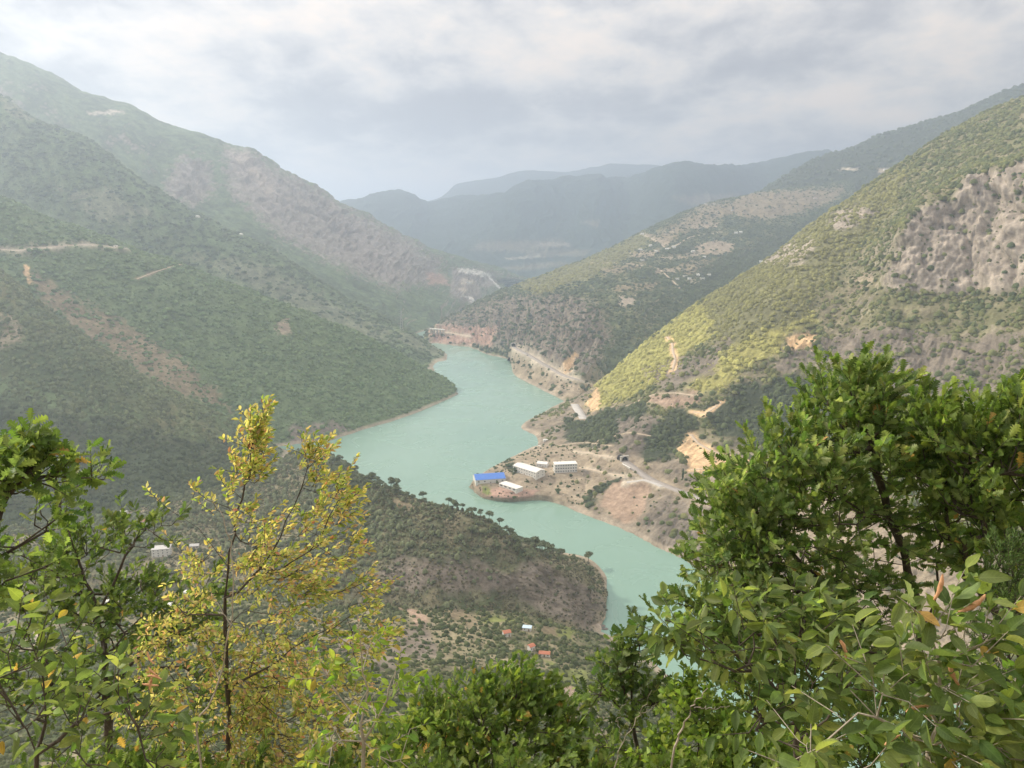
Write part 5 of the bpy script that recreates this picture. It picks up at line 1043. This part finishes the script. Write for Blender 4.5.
foliage('bush', 'low dense oak scrub along the bottom edge in front of the middle oak', 'bush', 4.4, 470,
        [[(470, 830, 4.4), (470, 800, 4.4)]], [(420, 800, 4.4, 60, 30, .25, 50), (520, 805, 4.4, 60, 30, .25, 50), (610, 800, 4.4, 50, 28, .25, 40), (340, 800, 4.3, 50, 26, .25, 40)], size=.075, pal=OAKB, per=12, tl=.2, spread=.6, droop=0, seed=14, r0=.02)
foliage('bush', 'low dense bush along the bottom edge under the yellow tree', 'bush', 4.2, 150,
        [[(150, 830, 4.2), (150, 800, 4.2)]], [(60, 800, 4.2, 60, 30, .25, 44), (150, 795, 4.2, 60, 30, .25, 50), (240, 805, 4.2, 60, 26, .25, 44)], size=.075, pal=OAKB, per=12, tl=.2, spread=.6, droop=0, seed=15, r0=.02)
foliage('bush', 'low dense bush along the bottom edge under the right saplings', 'bush', 3.8, 880,
        [[(880, 830, 3.8), (880, 800, 3.8)]], [(720, 805, 3.8, 60, 26, .25, 40), (820, 790, 3.8, 60, 30, .25, 50), (920, 780, 3.8, 60, 36, .25, 54), (1010, 770, 3.8, 50, 40, .25, 50), (860, 730, 4.2, 50, 26, .25, 30)], size=.075, pal=OAKB, per=12, tl=.2, spread=.6, droop=0, seed=16, r0=.02)

# dried rolled leaves hanging on the two near saplings
DRY = flat_mat('dried_leaf', (.42, .20, .09), (.62, .36, .20), 60, .75, .002)
def dried(root, base, a, b, Y, dx, dz, ln):
    r_ = np.random.default_rng(int(a * 7 + b)); p0 = np.array(P(a, b, Y)) - base; d = unit(np.array((dx, r_.uniform(-.2, .2), dz))); n = 10; bend = unit(np.cross(d, (0, 1, 0))) * r_.uniform(-.12, .12)
    pts = [p0 + d * ln * k / (n - 1) + bend * ln * math.sin(math.pi * k / (n - 1)) for k in range(n)]
    rr = [ln * .085 * (math.sin(math.pi * min(1, (k + .6) / n)) ** .7) * r_.uniform(.8, 1.15) + .0006 for k in range(n)]
    v, f = tubes([(pts, rr)], 8); v += r_.normal(size=v.shape) * .0007; mesh_np('dried_leaf', v, f, DRY, root)
for a, b, dx, dz, ln in ((934, 600, .25, 1, .085), (958, 612, .8, .5, .10), (950, 660, .35, -.9, .085), (906, 712, .8, .35, .07), (885, 745, .7, .5, .06), (1012, 765, .9, .5, .06), (925, 716, .8, .3, .05), (840, 640, .35, -.9, .07)): dried(A2[0], A2[1], a, b, 2.18, dx, dz, ln)
for a, b, dx, dz, ln in ((150, 690, .3, 1, .06), (154, 664, -.4, .8, .05), (142, 684, 1, -.15, .06), (147, 676, .9, -.2, .055), (158, 676, -.6, .7, .05)): dried(A3[0], A3[1], a, b, 2.58, dx, dz, ln)
# bare stems
def bare(label, Yb, pts_list, r0, wood='grey'):
    base = np.array((ray(pts_list[0][0][0], 700)[0] * Yb / ray(0, 700)[1], Yb, ground_z(Yb) - .4)); root = empty('bare_stem', tuple(base)); tag(root, label, 'stem'); paths = []
    for i, L_ in enumerate(pts_list):
        pts = np.array([P(*q) for q in L_]) - base
        if i == 0: pts = np.vstack([[0, 0, 0], pts])
        s_ = np.linspace(0, len(pts) - 1, 24); q = pchip(pts, s_); q[1:-1] += np.random.default_rng(i).normal(size=q[1:-1].shape) * .006; rr = np.linspace(1, .25, 24) * (r0 if i == 0 else r0 * .45); paths.append((q, rr))
    v, f = tubes(paths); mesh_np('trunk', v, f, WOODM[wood], root)
bare('pale leafless stem rising in front of the yellow tree', 4.0, [[(198, 750, 4.0), (212, 700, 4.0), (226, 650, 4.0), (233, 600, 4.0), (230, 550, 4.0), (224, 518, 4.0), (212, 500, 4.0)], [(219, 680, 4.0), (210, 650, 4.0), (206, 620, 4.0)], [(231, 625, 4.0), (215, 600, 4.0), (205, 585, 4.0)], [(228, 540, 4.0), (240, 520, 4.0), (258, 512, 4.0)]], .007)
bare('bare forked pale twig at the bottom right of the middle oak', 3.6, [[(612, 790, 3.6), (622, 745, 3.6), (640, 715, 3.6), (652, 690, 3.6)], [(622, 745, 3.6), (618, 715, 3.6), (628, 700, 3.6)], [(640, 715, 3.6), (660, 705, 3.6)]], .004)
bare('straight grey stem leaning right under the narrow leaved sapling', 3.4, [[(672, 768, 3.4), (682, 730, 3.4), (694, 705, 3.4), (708, 688, 3.4)], [(694, 708, 3.4), (712, 708, 3.4), (730, 706, 3.4)]], .008)


#==HAZE==
hz = bpy.data.meshes.new('haze')
x0, x1, y0, y1, z0, z1 = -31000, 31000, -3500, 41000, -41, 1330
hz.from_pydata([(x0, y0, z0), (x1, y0, z0), (x1, y1, z0), (x0, y1, z0), (x0, y0, z1), (x1, y0, z1), (x1, y1, z1), (x0, y1, z1)], [],
               [(0, 3, 2, 1), (4, 5, 6, 7), (0, 1, 5, 4), (1, 2, 6, 5), (2, 3, 7, 6), (3, 0, 4, 7)])
m = bpy.data.materials.new('haze'); m.use_nodes = True; nn = m.node_tree.nodes; nn.clear()
pv = nn.new('ShaderNodeVolumePrincipled'); pv.inputs['Color'].default_value = (0.66, 0.78, 0.97, 1); pv.inputs['Density'].default_value = 1.5e-4; pv.inputs['Anisotropy'].default_value = 0.55
mo = nn.new('ShaderNodeOutputMaterial'); m.node_tree.links.new(pv.outputs[0], mo.inputs['Volume'])
hz.materials.append(m); ho = bpy.data.objects.new('haze', hz); sc.collection.objects.link(ho); tag(ho, 'pale summer haze filling the whole valley', 'haze', kind='stuff')
